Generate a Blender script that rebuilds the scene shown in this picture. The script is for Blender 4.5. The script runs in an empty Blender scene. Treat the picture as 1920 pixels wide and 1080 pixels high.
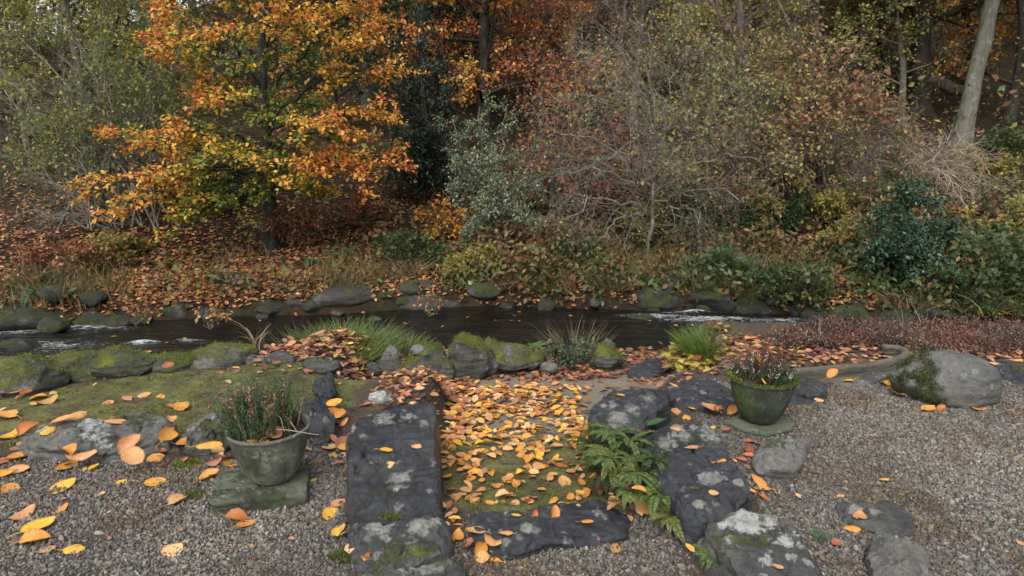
import bpy, math, random
import numpy as np
from mathutils import Vector, Matrix, Euler

# ------------------------------------------------------------------ camera, sky, sun, exposure
scene = bpy.context.scene
COL = scene.collection
CAM_H, PITCH, FPX = 1.45, math.radians(12.7), 1200.0
cam_data = bpy.data.cameras.new('camera')
cam_data.sensor_width = 36.0
cam_data.lens = FPX / 1920 * 36
cam_data.clip_start = 0.05
cam_data.clip_end = 600
cam = bpy.data.objects.new('camera', cam_data)
cam.location = (0, 0, CAM_H)
cam.rotation_euler = (math.pi / 2 - PITCH, 0, 0)
COL.objects.link(cam)
scene.camera = cam

SUN_EL, SUN_ROT = math.radians(52), math.radians(200)
world = bpy.data.worlds.new('World')
scene.world = world
world.use_nodes = True
wn = world.node_tree
wn.nodes.clear()
w_out = wn.nodes.new('ShaderNodeOutputWorld')
w_bg = wn.nodes.new('ShaderNodeBackground')
w_sky = wn.nodes.new('ShaderNodeTexSky')
w_sky.sky_type = 'NISHITA'
w_sky.sun_disc = False
w_sky.sun_elevation = SUN_EL
w_sky.sun_rotation = SUN_ROT
w_sky.dust_density = 4.0
w_sky.air_density = 1.2
w_hsv = wn.nodes.new('ShaderNodeHueSaturation')      # an overcast, nearly white sky
w_hsv.inputs['Saturation'].default_value = 0.22
wn.links.new(w_sky.outputs[0], w_hsv.inputs['Color'])
wn.links.new(w_hsv.outputs[0], w_bg.inputs['Color'])
w_bg.inputs['Strength'].default_value = 0.15
wn.links.new(w_bg.outputs[0], w_out.inputs[0])

sun_d = bpy.data.lights.new('sun', 'SUN')
sun_d.energy = 1.0
sun_d.angle = math.radians(40)
sun_d.color = (1.0, 0.96, 0.9)
sun = bpy.data.objects.new('sun', sun_d)
sun.rotation_euler = (math.pi / 2 - SUN_EL, 0, math.pi - SUN_ROT)
COL.objects.link(sun)

scene.view_settings.view_transform = 'Standard'
scene.view_settings.look = 'None'
scene.view_settings.gamma = 1.0
scene.view_settings.use_curve_mapping = False
scene.view_settings.exposure = 0.92
scene.render.engine = 'CYCLES'
scene.cycles.use_denoising = True
scene.cycles.max_bounces = 5
scene.cycles.diffuse_bounces = 3
scene.cycles.glossy_bounces = 2
scene.cycles.transmission_bounces = 3
scene.cycles.transparent_max_bounces = 4
scene.cycles.caustics_reflective = False
scene.cycles.caustics_refractive = False

rng = np.random.default_rng(11)
random.seed(11)

# ------------------------------------------------------------------ numbers: rays, noise, smooth steps
CP, SP = math.cos(PITCH), math.sin(PITCH)

def ray(px, py):
    u, v = (px - 960) / FPX, (540 - py) / FPX
    return np.array([u, CP + v * SP, -SP + v * CP])

def P(px, py, z):
    """where the sight line of a photograph pixel meets the level z"""
    d = ray(px, py)
    t = (z - CAM_H) / d[2]
    return np.array([d[0] * t, d[1] * t, z])

def PY(px, py, y):
    """where it meets the upright plane at distance y"""
    d = ray(px, py)
    t = y / d[1]
    return np.array([d[0] * t, y, CAM_H + d[2] * t])

def S(x, a, b):
    t = np.clip((np.asarray(x, float) - a) / (b - a), 0, 1)
    return t * t * (3 - 2 * t)

def _h(ix, iy, iz, seed):
    n = (ix.astype(np.int64) * 374761393 + iy.astype(np.int64) * 668265263 + iz.astype(np.int64) * 2147483647 + seed * 1274126177) & 0xFFFFFFFF
    n = ((n ^ (n >> 13)) * 1274126177) & 0xFFFFFFFF
    n = (n ^ (n >> 16)) & 0xFFFFFFFF
    return n / 4294967295.0

def vnoise(p, seed=0):
    f = np.floor(p)
    w = p - f
    w = w * w * (3 - 2 * w)
    i = f.astype(np.int64)
    r = 0
    for dx in (0, 1):
        for dy in (0, 1):
            for dz in (0, 1):
                k = (w[:, 0] if dx else 1 - w[:, 0]) * (w[:, 1] if dy else 1 - w[:, 1]) * (w[:, 2] if dz else 1 - w[:, 2])
                r = r + k * _h(i[:, 0] + dx, i[:, 1] + dy, i[:, 2] + dz, seed)
    return r * 2 - 1

def fbm(p, octv=4, seed=0, gain=0.5):
    p = np.asarray(p, float)
    r, a, t = 0, 1.0, 0
    for o in range(octv):
        r = r + a * vnoise(p * (2.03 ** o) + 17.3 * o, seed + o)
        t += a
        a *= gain
    return r / t

def fbm2(x, y, sc, octv=4, seed=0):
    x = np.asarray(x, float).ravel()
    y = np.asarray(y, float).ravel()
    return fbm(np.stack([x * sc, y * sc, np.zeros_like(x) + 0.5], 1), octv, seed)

# ------------------------------------------------------------------ the lie of the land
WATER_Z = -0.9

def crest(x):
    return np.interp(x, [-6, -1.9, -1.2, 1.2, 2, 6], [4.42, 4.42, 5.2, 5.3, 5.15, 5.05])

def far_edge(x):
    return np.interp(x, [-12, -6.6, -5.2, -3.6, -.5, 1.84, 4.05, 5.2, 6.5, 12], [7.4, 7.9, 8.4, 8.7, 9.25, 8.95, 8.7, 8.3, 7.7, 7.0])

def ground_z(x, y):
    x = np.asarray(x, float)
    y = np.asarray(y, float)
    sh = np.broadcast(x, y).shape
    x = np.broadcast_to(x, sh).ravel()
    y = np.broadcast_to(y, sh).ravel()
    pathm = S(x, -.52, -.44) * (1 - S(x, .54, .64)) * S(y, 2.40, 2.5)
    backm = S(y, 3.95, 4.3) * S(x, -1.5, -.9) * (1 - S(x, 1.35, 1.7))
    backm = np.maximum(backm, S(y, 3.35, 3.6) * S(x, -.52, -.44) * (1 - S(x, .7, 1.2)) * S(y, 3.6, 3.9))
    dep = -.14 - .16 * S(y, 2.5, 4.2)
    gap = S(x, -.22, -.12) * (1 - S(x, .42, .66)) * (1 - S(y, 2.32, 2.46))
    z = np.maximum(pathm, backm) * dep - .06 * gap
    z = z - .05 * S(y, 2.85, 3.1) * (1 - S(x, -1.0, -.75))
    z = z + .022 * fbm2(x, y, 8.0, 4, 18) * S(y, 2.9, 3.3) * (1 - S(x, -1.1, -.8))
    s = y - crest(x)
    z = z - 1.35 * S(s, 0, .85)
    z = z + .012 * fbm2(x, y, 3.0, 4, 5) + .035 * fbm2(x, y, 1.3, 3, 8) * S(y, 3.0, 4.2)
    # far side of the river
    q = y - far_edge(x) + .25 * fbm2(x, y, .8, 3, 12)
    zf = np.interp(q, [-1.4, -.45, -.05, .12, .6, 2.2, 5, 10, 20, 40, 80], [-1.45, -1.25, -.95, -.7, -.52, -.3, .75, 2.9, 7.4, 16.5, 30])
    zf = np.where(zf > -.3, -.3 + (zf + .3) * np.interp(x, [-34, -10, 4], [.42, .85, 1.0]), zf)
    zf = zf + S(q, .3, 2) * (.16 * fbm2(x, y, .55, 4, 21) + .5 * S(q, 3, 12) * fbm2(x, y, .17, 3, 23))
    return np.where(y < 6.1, z, zf).reshape(sh)

def gz(x, y):
    return float(ground_z(np.array([x]), np.array([y]))[0])

# ------------------------------------------------------------------ materials
def new_mat(name):
    m = bpy.data.materials.new(name)
    m.use_nodes = True
    nt = m.node_tree
    nt.nodes.clear()
    return m, nt

class G:
    """short hand for node graphs"""
    def __init__(s, nt):
        s.nt = nt
    def n(s, typ, **kw):
        nd = s.nt.nodes.new('ShaderNode' + typ)
        for k, v in kw.items():
            if k.startswith('i_'):
                s.put(nd.inputs[k[2:]], v)
            else:
                setattr(nd, k, v)
        return nd
    def put(s, sock, v):
        if hasattr(v, 'is_linked') or hasattr(v, 'links'):
            s.nt.links.new(v, sock)
        elif isinstance(v, (tuple, list)) and len(v) == 3 and sock.type == 'RGBA':
            sock.default_value = (*v, 1)
        else:
            sock.default_value = v
    def noise(s, vec, scale, detail=4, rough=.55, dist=0):
        nd = s.n('TexNoise')
        s.put(nd.inputs['Vector'], vec)
        nd.inputs['Scale'].default_value = scale
        nd.inputs['Detail'].default_value = detail
        nd.inputs['Roughness'].default_value = rough
        nd.inputs['Distortion'].default_value = dist
        return nd.outputs['Fac']
    def vor(s, vec, scale, feat='F1', out='Distance', rnd=1.0):
        nd = s.n('TexVoronoi', feature=feat)
        s.put(nd.inputs['Vector'], vec)
        nd.inputs['Scale'].default_value = scale
        nd.inputs['Randomness'].default_value = rnd
        return nd.outputs[out]
    def rng(s, v, a, b, c=0., d=1., smooth=True):
        nd = s.n('MapRange')
        nd.interpolation_type = 'SMOOTHSTEP' if smooth else 'LINEAR'
        s.put(nd.inputs['Value'], v)
        for k, x in zip(('From Min', 'From Max', 'To Min', 'To Max'), (a, b, c, d)):
            nd.inputs[k].default_value = x
        return nd.outputs[0]
    def math(s, op, a, b=None):
        nd = s.n('Math', operation=op)
        s.put(nd.inputs[0], a)
        if b is not None:
            s.put(nd.inputs[1], b)
        return nd.outputs[0]
    def mix(s, f, a, b, mode='MIX'):
        nd = s.n('MixRGB', blend_type=mode)
        s.put(nd.inputs[0], f)
        s.put(nd.inputs[1], a)
        s.put(nd.inputs[2], b)
        return nd.outputs[0]
    def ramp(s, f, stops):
        nd = s.n('ValToRGB')
        s.put(nd.inputs[0], f)
        el = nd.color_ramp.elements
        while len(el) < len(stops):
            el.new(.5)
        for e, (p, c) in zip(el, stops):
            e.position = p
            e.color = (*c, 1)
        return nd.outputs[0]
    def scaled(s, vec, sc):
        nd = s.n('Mapping')
        s.put(nd.inputs['Vector'], vec)
        nd.inputs['Scale'].default_value = sc
        return nd.outputs[0]
    def bump(s, h, strength=.5, dist=.01, nrm=None):
        nd = s.n('Bump')
        s.put(nd.inputs['Height'], h)
        nd.inputs['Strength'].default_value = strength
        nd.inputs['Distance'].default_value = dist
        if nrm is not None:
            s.put(nd.inputs['Normal'], nrm)
        return nd.outputs[0]
    def princ(s, col, rough, nrm=None, spec=.4):
        nd = s.n('BsdfPrincipled')
        s.put(nd.inputs['Base Color'], col)
        s.put(nd.inputs['Roughness'], rough)
        nd.inputs['Specular IOR Level'].default_value = spec
        if nrm is not None:
            s.put(nd.inputs['Normal'], nrm)
        return nd
    def out(s, sh):
        o = s.n('OutputMaterial')
        s.nt.links.new(sh, o.inputs[0])

def own_coords(g):
    """object coordinates shifted by a random amount for each object"""
    tc = g.n('TexCoord').outputs['Object']
    r = g.n('ObjectInfo').outputs['Random']
    off = g.math('MULTIPLY', r, 37.0)
    cx = g.n('CombineXYZ')
    for i in range(3):
        g.put(cx.inputs[i], off)
    va = g.n('VectorMath', operation='ADD')
    g.put(va.inputs[0], tc)
    g.put(va.inputs[1], cx.outputs[0])
    return va.outputs[0]

def up_facing(g):
    sx = g.n('SeparateXYZ')
    g.put(sx.inputs[0], g.n('NewGeometry').outputs['Normal'])
    return sx.outputs[2]

def stone_mat(name, dark, light, lichen=.35, moss=.3, lichen_col=(.27, .27, .245), moss_col=(.075, .095, .018), rough=.55, side_moss=0., brown=.3, cracks=.5, ledges=2.2, bed=.8):
    m, nt = new_mat(name)
    g = G(nt)
    v = own_coords(g)
    up = up_facing(g)
    big = g.noise(v, 3.2, 9, .68, .5)
    fine = g.noise(v, 34, 8, .78, .2)
    tone = g.math('ADD', g.math('MULTIPLY', big, .62), g.math('MULTIPLY', fine, .38))
    c = g.ramp(tone, [(.36, dark), (.5, tuple((a + b) / 2 for a, b in zip(dark, light))), (.64, light)])
    # bedding lines on the sides
    strat = g.noise(g.scaled(v, (2.5, 4, 34)), 1.6, 7, .65, .5)
    sidef = g.rng(up, .75, .2)
    c = g.mix(g.math('MULTIPLY', g.rng(strat, .44, .60), g.math('MULTIPLY', sidef, bed)), c, tuple(.4 * x for x in dark))
    # broken layers: little ledges across the top
    lay = g.noise(g.scaled(v, (1, 1.5, 1)), 3.6, 5, .62, 1.2)
    snap = g.n('Math', operation='SNAP')
    g.put(snap.inputs[0], lay)
    snap.inputs[1].default_value = .055
    ledge = g.math('ADD', snap.outputs[0], g.math('MULTIPLY', lay, .15))
    lay2 = g.noise(g.scaled(v, (1, 2.2, 1.6)), 10, 6, .68, .8)
    snap2 = g.n('Math', operation='SNAP')
    g.put(snap2.inputs[0], lay2)
    snap2.inputs[1].default_value = .07
    ledge = g.math('ADD', ledge, g.math('MULTIPLY', snap2.outputs[0], .38))
    grain = g.noise(g.scaled(v, (1, 1, 2.5)), 110, 5, .75)
    # veins and cracks
    wv = g.n('VectorMath', operation='ADD')
    tn = g.n('TexNoise')
    g.put(tn.inputs['Vector'], v)
    tn.inputs['Scale'].default_value = 5
    tn.inputs['Detail'].default_value = 6
    ts = g.n('VectorMath', operation='SCALE')
    g.put(ts.inputs[0], tn.outputs['Color'])
    ts.inputs['Scale'].default_value = .22
    g.put(wv.inputs[0], v)
    g.put(wv.inputs[1], ts.outputs[0])
    crack = g.vor(g.scaled(wv.outputs[0], (1, 1.7, 2.5)), 4.2, 'DISTANCE_TO_EDGE')
    ck = g.math('MULTIPLY', g.math('MULTIPLY', g.rng(crack, .022, .0), g.rng(big, .5, .62)), cracks)
    c = g.mix(g.math('MULTIPLY', ck, .75), c, tuple(.3 * x for x in dark))
    c = g.mix(g.math('MULTIPLY', g.rng(g.noise(v, 2.6, 8, .72), .50, .68), brown), c, (.20, .19, .155))
    # pale crust: scattered spots and the spots that this stone has (attribute lich)
    spot = g.n('TexVoronoi')
    vd = g.n('VectorMath', operation='ADD')
    t2 = g.n('VectorMath', operation='SCALE')
    tn2 = g.n('TexNoise')
    g.put(tn2.inputs['Vector'], v)
    tn2.inputs['Scale'].default_value = 26
    tn2.inputs['Detail'].default_value = 6
    g.put(t2.inputs[0], tn2.outputs['Color'])
    t2.inputs['Scale'].default_value = .045
    g.put(vd.inputs[0], v)
    g.put(vd.inputs[1], t2.outputs[0])
    g.put(spot.inputs['Vector'], vd.outputs[0])
    spot.inputs['Scale'].default_value = 17
    ss = g.n('SeparateColor')
    g.put(ss.inputs[0], spot.outputs['Color'])
    l2 = g.math('MULTIPLY', g.rng(spot.outputs['Distance'], .38, .24), g.rng(ss.outputs[0], 1 - lichen * .8, 1 - lichen * .8 + .04))
    l2 = g.math('MULTIPLY', l2, g.rng(fine, .40, .56))
    own = g.n('Attribute', attribute_name='lich').outputs['Fac']
    rag = g.math('ADD', g.math('MULTIPLY', g.noise(v, 30, 8, .75), 1.3), -.65)
    rag2 = g.math('ADD', g.math('MULTIPLY', g.noise(v, 8, 6, .75), 2.4), -1.25)
    l1 = g.rng(g.math('ADD', g.math('ADD', own, rag2), g.math('MULTIPLY', rag, 1.1)), .44, .66)
    l1 = g.math('MULTIPLY', l1, g.rng(own, .02, .25))
    lt = g.math('MULTIPLY', g.math('MAXIMUM', l1, g.math('MULTIPLY', l2, .65)), g.rng(up, -.3, .3))
    c = g.mix(g.math('MULTIPLY', lt, g.rng(fine, .36, .56, .35, .9)), c, g.mix(g.noise(v, 75, 4, .7), tuple(.55 * x for x in lichen_col), tuple(1.25 * x for x in lichen_col)))
    # moss, ragged
    mn = g.math('ADD', g.math('MULTIPLY', g.noise(v, 3.0, 6, .66), .72), g.math('MULTIPLY', g.noise(v, 28, 7, .8), .28))
    mm = g.rng(mn, .60 - .34 * moss, .66 - .34 * moss)
    mm = g.math('MULTIPLY', mm, g.rng(up, -.25 if side_moss else .15, .1 if side_moss else .75))
    mcol = g.ramp(g.math('ADD', g.math('MULTIPLY', g.noise(v, 9, 6, .75), .6), g.math('MULTIPLY', g.noise(v, 70, 4, .8), .4)),
                  [(.34, tuple(.30 * x for x in moss_col)), (.50, moss_col), (.66, (moss_col[0] * 2.3, moss_col[1] * 2.0, moss_col[2] * 1.5))])
    c = g.mix(mm, c, mcol)
    h = g.math('ADD', g.math('MULTIPLY', fine, .55), g.math('MULTIPLY', g.math('MULTIPLY', strat, sidef), bed * 1.1))
    h = g.math('ADD', h, g.math('ADD', g.math('MULTIPLY', ledge, ledges), g.math('MULTIPLY', grain, .28)))
    edge_d = g.math('MULTIPLY', g.math('ABSOLUTE', g.math('SUBTRACT', lay2, snap2.outputs[0])), 14.)
    c = g.mix(g.math('MULTIPLY', g.rng(edge_d, .80, 1.0), .35 * min(1, ledges)), c, tuple(.35 * x for x in dark))
    h = g.math('ADD', h, g.math('MULTIPLY', ck, -.8))
    h = g.math('ADD', h, g.math('MULTIPLY', mm, g.noise(v, 130, 4, .7)))
    nb = g.bump(h, 1.0, .016)
    r = g.mix(mm, g.mix(fine, (rough - .12,) * 3, (rough + .15,) * 3), (.95,) * 3)
    g.out(g.princ(c, r, nb, .42).outputs[0])
    return m

M = {}
M['slate'] = stone_mat('slate_stone', (.009, .010, .013), (.054, .058, .068), .4, .06, rough=.31, brown=.14)
M['slate_grey'] = stone_mat('slate_grey_stone', (.016, .017, .018), (.088, .088, .085), .55, .12, rough=.45, brown=.5)
M['rock'] = stone_mat('grey_rock', (.05, .05, .046), (.20, .195, .175), .4, .12, rough=.6)
M['boulder'] = stone_mat('boulder_rock', (.03, .031, .027), (.165, .162, .15), .7, .16, rough=.6, cracks=0., side_moss=1, brown=.5, ledges=.5, bed=.1)
M['slate_white'] = stone_mat('white_lichened_slate', (.016, .017, .018), (.088, .088, .085), .6, .02, lichen_col=(.42, .42, .40), rough=.5, brown=.5)
M['mossy'] = stone_mat('mossy_rock', (.022, .023, .02), (.11, .11, .098), .4, .52, moss_col=(.085, .098, .014), rough=.7, brown=.5)
M['edge_rock'] = stone_mat('pale_edge_rock', (.03, .03, .027), (.15, .15, .135), .5, .16, moss_col=(.06, .07, .014), lichen_col=(.36, .37, .37), rough=.6, brown=.5)
M['mossy_dark'] = stone_mat('mossy_dark_rock', (.006, .006, .005), (.026, .025, .021), .12, .42, moss_col=(.032, .042, .010), rough=.7, side_moss=1)
M['wet_rock'] = stone_mat('wet_dark_rock', (.004, .004, .0035), (.018, .0175, .015), .0, .45, moss_col=(.025, .032, .009), rough=.6)
M['ledge'] = stone_mat('ledge_rock', (.012, .010, .008), (.055, .048, .040), .1, .2, moss_col=(.05, .06, .015), rough=.7)
M['kerb'] = stone_mat('kerb_concrete', (.06, .054, .038), (.145, .13, .092), .2, .16, moss_col=(.10, .11, .04), rough=.8, side_moss=1)
M['plinth'] = stone_mat('plinth_stone', (.045, .055, .036), (.13, .14, .095), .5, .26, moss_col=(.04, .058, .022), rough=.8, side_moss=1)
M['white_stone'] = stone_mat('white_crusted_stone', (.12, .12, .105), (.66, .66, .62), .6, -.6, brown=0., ledges=.6, lichen_col=(.75, .75, .7), rough=.9)

def pot_mat(name, a, b, moss, pale_col=(.26, .26, .22)):
    m, nt = new_mat(name)
    g = G(nt)
    v = own_coords(g)
    n = g.noise(v, 5, 8, .65, .3)
    c = g.ramp(n, [(.32, a), (.5, tuple((x + y) / 2 for x, y in zip(a, b))), (.68, b)])
    streak = g.noise(g.scaled(v, (9, 9, 1.6)), 1.5, 5, .6)
    c = g.mix(g.rng(streak, .45, .65, 0, .7), c, (.022, .026, .02))
    pale = g.rng(g.noise(v, 6.5, 9, .78), .50, .60)
    pale = g.math('MULTIPLY', pale, g.rng(g.noise(v, 42, 5, .7), .40, .58))
    c = g.mix(g.math('MULTIPLY', pale, .7), c, pale_col)
    blot = g.rng(g.noise(v, 5.2, 6, .7), .56, .66)
    c = g.mix(g.math('MULTIPLY', blot, .75), c, (.020, .023, .018))
    mm = g.rng(g.noise(v, 3.5, 7, .7), .66 - .3 * moss, .74 - .3 * moss)
    c = g.mix(mm, c, g.ramp(g.noise(v, 40, 4), [(.3, (.025, .035, .012)), (.7, (.065, .085, .025))]))
    h = g.math('ADD', g.noise(v, 70, 6, .75), g.math('MULTIPLY', n, 1.2))
    g.out(g.princ(c, .82, g.bump(h, .55, .006), .3).outputs[0])
    return m
M['pot_grey'] = pot_mat('weathered_pot', (.055, .058, .042), (.15, .15, .115), .35)
M['pot_dark'] = pot_mat('dark_mossy_pot', (.016, .021, .016), (.058, .068, .048), .42, (.11, .12, .095))

def soil_mat(name, a, b):
    m, nt = new_mat(name)
    g = G(nt)
    v = g.n('TexCoord').outputs['Object']
    n = g.noise(v, 60, 6, .7)
    g.out(g.princ(g.ramp(n, [(.3, a), (.7, b)]), .95, g.bump(n, .9, .02), .2).outputs[0])
    return m
M['soil'] = soil_mat('potting_soil', (.012, .009, .006), (.06, .042, .028))

def leaf_mat(name, trans=.35, rough=.55, var=.35):
    """leaf colour comes with the mesh (attribute col), broken up a little"""
    m, nt = new_mat(name)
    g = G(nt)
    a = g.n('Attribute', attribute_name='col').outputs['Color']
    v = g.n('TexCoord').outputs['Object']
    n = g.noise(v, 30, 3, .6)
    c = g.mix(var, a, g.ramp(n, [(.3, (.35, .35, .35)), (.7, (1.15, 1.15, 1.15))]), 'MULTIPLY')
    p = g.princ(c, rough, None, .35)
    t = g.n('BsdfTranslucent')
    g.put(t.inputs[0], c)
    mx = g.n('MixShader')
    mx.inputs[0].default_value = trans
    nt.links.new(p.outputs[0], mx.inputs[1])
    nt.links.new(t.outputs[0], mx.inputs[2])
    g.out(mx.outputs[0])
    return m
M['leaf'] = leaf_mat('tree_leaf', .38)
M['leaf_tough'] = leaf_mat('evergreen_leaf', .1, .35)
M['litter'] = leaf_mat('dead_leaf_litter', .1, .6, .5)
M['grass'] = leaf_mat('grass_blade', .3, .5)
M['moss'] = leaf_mat('moss_tuft', .2, .9, .4)
M['petal'] = leaf_mat('flower_petal', .3, .6, .2)

def fallen_mat():
    m, nt = new_mat('fallen_leaf')
    g = G(nt)
    oi = g.n('ObjectInfo')
    uv = g.n('Attribute', attribute_name='leafuv').outputs['Vector']
    sx = g.n('SeparateXYZ')
    g.put(sx.inputs[0], uv)
    av = g.math('ABSOLUTE', sx.outputs[1])
    off = g.math('MULTIPLY', oi.outputs['Random'], 53.0)
    cx = g.n('CombineXYZ')
    g.put(cx.inputs[2], off)
    va = g.n('VectorMath', operation='ADD')
    g.put(va.inputs[0], uv)
    g.put(va.inputs[1], cx.outputs[0])
    v = va.outputs[0]
    base = oi.outputs['Color']
    n = g.noise(v, 2.2, 5, .65)
    c = g.mix(g.rng(n, .35, .7, .0, .8), base, g.mix(.75, base, (.42, .13, .03)))
    c = g.mix(g.rng(g.noise(v, 3.1, 4), .58, .7, 0, .5), c, g.mix(.5, base, (.8, .5, .18)))
    edge = g.rng(g.math('ADD', av, g.math('MULTIPLY', g.noise(v, 6, 3), .5)), .95, 1.3, 0, .55)
    c = g.mix(edge, c, (.24, .075, .025))
    spots = g.rng(g.noise(v, 14, 2, .5), .68, .74, 0, .8)
    c = g.mix(spots, c, (.10, .04, .02))
    w = g.n('TexWave', wave_type='BANDS', bands_direction='X')
    mp = g.n('CombineXYZ')
    g.put(mp.inputs[0], g.math('SUBTRACT', sx.outputs[0], g.math('MULTIPLY', av, .28)))
    g.put(w.inputs['Vector'], mp.outputs[0])
    w.inputs['Scale'].default_value = 2.6
    rib = g.rng(av, .07, .0)
    vein = g.math('MAXIMUM', g.rng(w.outputs['Fac'], .88, 1.0, 0, .5), rib)
    c = g.mix(g.math('MULTIPLY', vein, .38), c, g.mix(.4, base, (.85, .6, .3)))
    nb = g.bump(g.math('ADD', w.outputs['Fac'], g.math('MULTIPLY', rib, -1.5)), .35, .002)
    p = g.princ(c, .42, nb, .45)
    t = g.n('BsdfTranslucent')
    g.put(t.inputs[0], c)
    mx = g.n('MixShader')
    mx.inputs[0].default_value = .16
    nt.links.new(p.outputs[0], mx.inputs[1])
    nt.links.new(t.outputs[0], mx.inputs[2])
    g.out(mx.outputs[0])
    return m
M['fallen'] = fallen_mat()

def bark_mat(name, a, b, moss=.2, sc=1.0):
    m, nt = new_mat(name)
    g = G(nt)
    v = own_coords(g)
    st = g.noise(g.scaled(v, (14 * sc, 14 * sc, 3 * sc)), 1.0, 7, .68, .5)
    c = g.ramp(st, [(.32, a), (.68, b)])
    c = g.mix(g.rng(g.noise(v, 7 * sc, 5), .56, .66, 0, .6), c, tuple(min(1, 1.6 * x) for x in b))
    mm = g.rng(g.noise(v, 3.5, 6, .7), .66 - .3 * moss, .74 - .3 * moss)
    c = g.mix(mm, c, (.05, .062, .016))
    g.out(g.princ(c, .85, g.bump(st, .8, .03), .25).outputs[0])
    return m
M['bark_dark'] = bark_mat('dark_bark', (.012, .010, .008), (.055, .048, .038), .25)
M['bark_grey'] = bark_mat('grey_bark', (.055, .052, .04), (.15, .145, .115), .2)
M['bark_mid'] = bark_mat('brown_bark', (.045, .037, .028), (.14, .12, .095), .25)
M['twig_pale'] = bark_mat('pale_twig', (.085, .076, .06), (.27, .245, .205), .25)
M['twig_pink'] = bark_mat('pinkish_twig', (.055, .042, .036), (.17, .135, .115), .2)
M['twig_olive'] = bark_mat('olive_twig', (.06, .056, .04), (.20, .185, .145), .2)
M['twig_straw'] = bark_mat('straw_twig', (.20, .165, .115), (.42, .36, .27), .0)

def pebble_mat():
    m, nt = new_mat('gravel_chip')
    g = G(nt)
    a = g.n('Attribute', attribute_name='chip', attribute_type='INSTANCER').outputs['Color']
    v = g.n('TexCoord').outputs['Object']
    c = g.mix(.5, a, g.ramp(g.noise(v, 3, 4), [(.3, (.5, .5, .5)), (.7, (1.2, 1.2, 1.2))]), 'MULTIPLY')
    g.out(g.princ(c, .6, None, .4).outputs[0])
    return m
M['pebble'] = pebble_mat()

def ground_mat():
    """mask: r gravel bed, g moss, b sandy path, else dark leaf mould"""
    m, nt = new_mat('garden_ground')
    g = G(nt)
    v = g.n('TexCoord').outputs['Object']
    sc = g.n('SeparateColor')
    g.put(sc.inputs[0], g.n('Attribute', attribute_name='mask').outputs['Color'])
    br = g.math('SUBTRACT', g.noise(v, 9, 7, .72), .5)
    def m_of(i):
        return g.rng(g.math('ADD', sc.outputs[i], g.math('MULTIPLY', br, 1.7)), .35, .62)
    soil = g.ramp(g.noise(v, 35, 6, .75), [(.3, (.022, .016, .012)), (.7, (.11, .082, .058))])
    sand = g.ramp(g.noise(v, 60, 6, .8), [(.3, (.10, .082, .06)), (.7, (.255, .215, .165))])
    grit = g.ramp(g.vor(v, 110, out='Color'), [(.1, (.02, .018, .015)), (.9, (.12, .105, .09))])
    moss = g.ramp(g.math('ADD', g.math('MULTIPLY', g.noise(v, 6, 6, .7), .5), g.math('MULTIPLY', g.noise(v, 45, 6, .8), .5)), [(.34, (.034, .034, .017)), (.47, (.088, .090, .030)), (.60, (.165, .165, .055))])
    c = g.mix(m_of(2), soil, sand)
    c = g.mix(m_of(0), c, grit)
    mm = m_of(1)
    c = g.mix(mm, c, moss)
    h = g.math('ADD', g.noise(v, 90, 5, .75), g.math('MULTIPLY', g.noise(v, 25, 5, .7), 1.5))
    g.out(g.princ(c, .9, g.bump(h, .9, .014), .25).outputs[0])
    return m
M['ground'] = ground_mat()

def hill_mat():
    m, nt = new_mat('woodland_floor')
    g = G(nt)
    v = g.n('TexCoord').outputs['Object']
    c = g.ramp(g.noise(v, 5, 8, .75), [(.28, (.008, .006, .004)), (.5, (.03, .02, .012)), (.72, (.075, .042, .022))])
    gr = g.rng(g.noise(v, .9, 6, .7), .5, .62)
    c = g.mix(g.math('MULTIPLY', gr, .75), c, g.ramp(g.noise(v, 14, 5, .7), [(.3, (.010, .014, .005)), (.7, (.045, .05, .016))]))
    g.out(g.princ(c, .95, g.bump(g.noise(v, 12, 8, .75), 1., .08), .2).outputs[0])
    return m
M['hill'] = hill_mat()

def water_mat():
    m, nt = new_mat('river_water')
    g = G(nt)
    v = g.n('TexCoord').outputs['Object']
    f = g.n('Attribute', attribute_name='foam').outputs['Fac']
    w = g.noise(g.scaled(v, (1.3, 3.4, 1)), 3.2, 6, .62, .8)
    fo = g.noise(g.scaled(v, (3.0, 8, 1)), 3.4, 8, .8, 1.2)
    fm = g.rng(g.math('ADD', fo, g.math('MULTIPLY', f, .30)), .67, .84)
    c = g.mix(fm, (.006, .005, .0035), (.40, .42, .43))
    r = g.mix(fm, (.06,) * 3, (.7,) * 3)
    g.out(g.princ(c, r, g.bump(w, .9, .05), .34).outputs[0])
    return m
M['water'] = water_mat()

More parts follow.
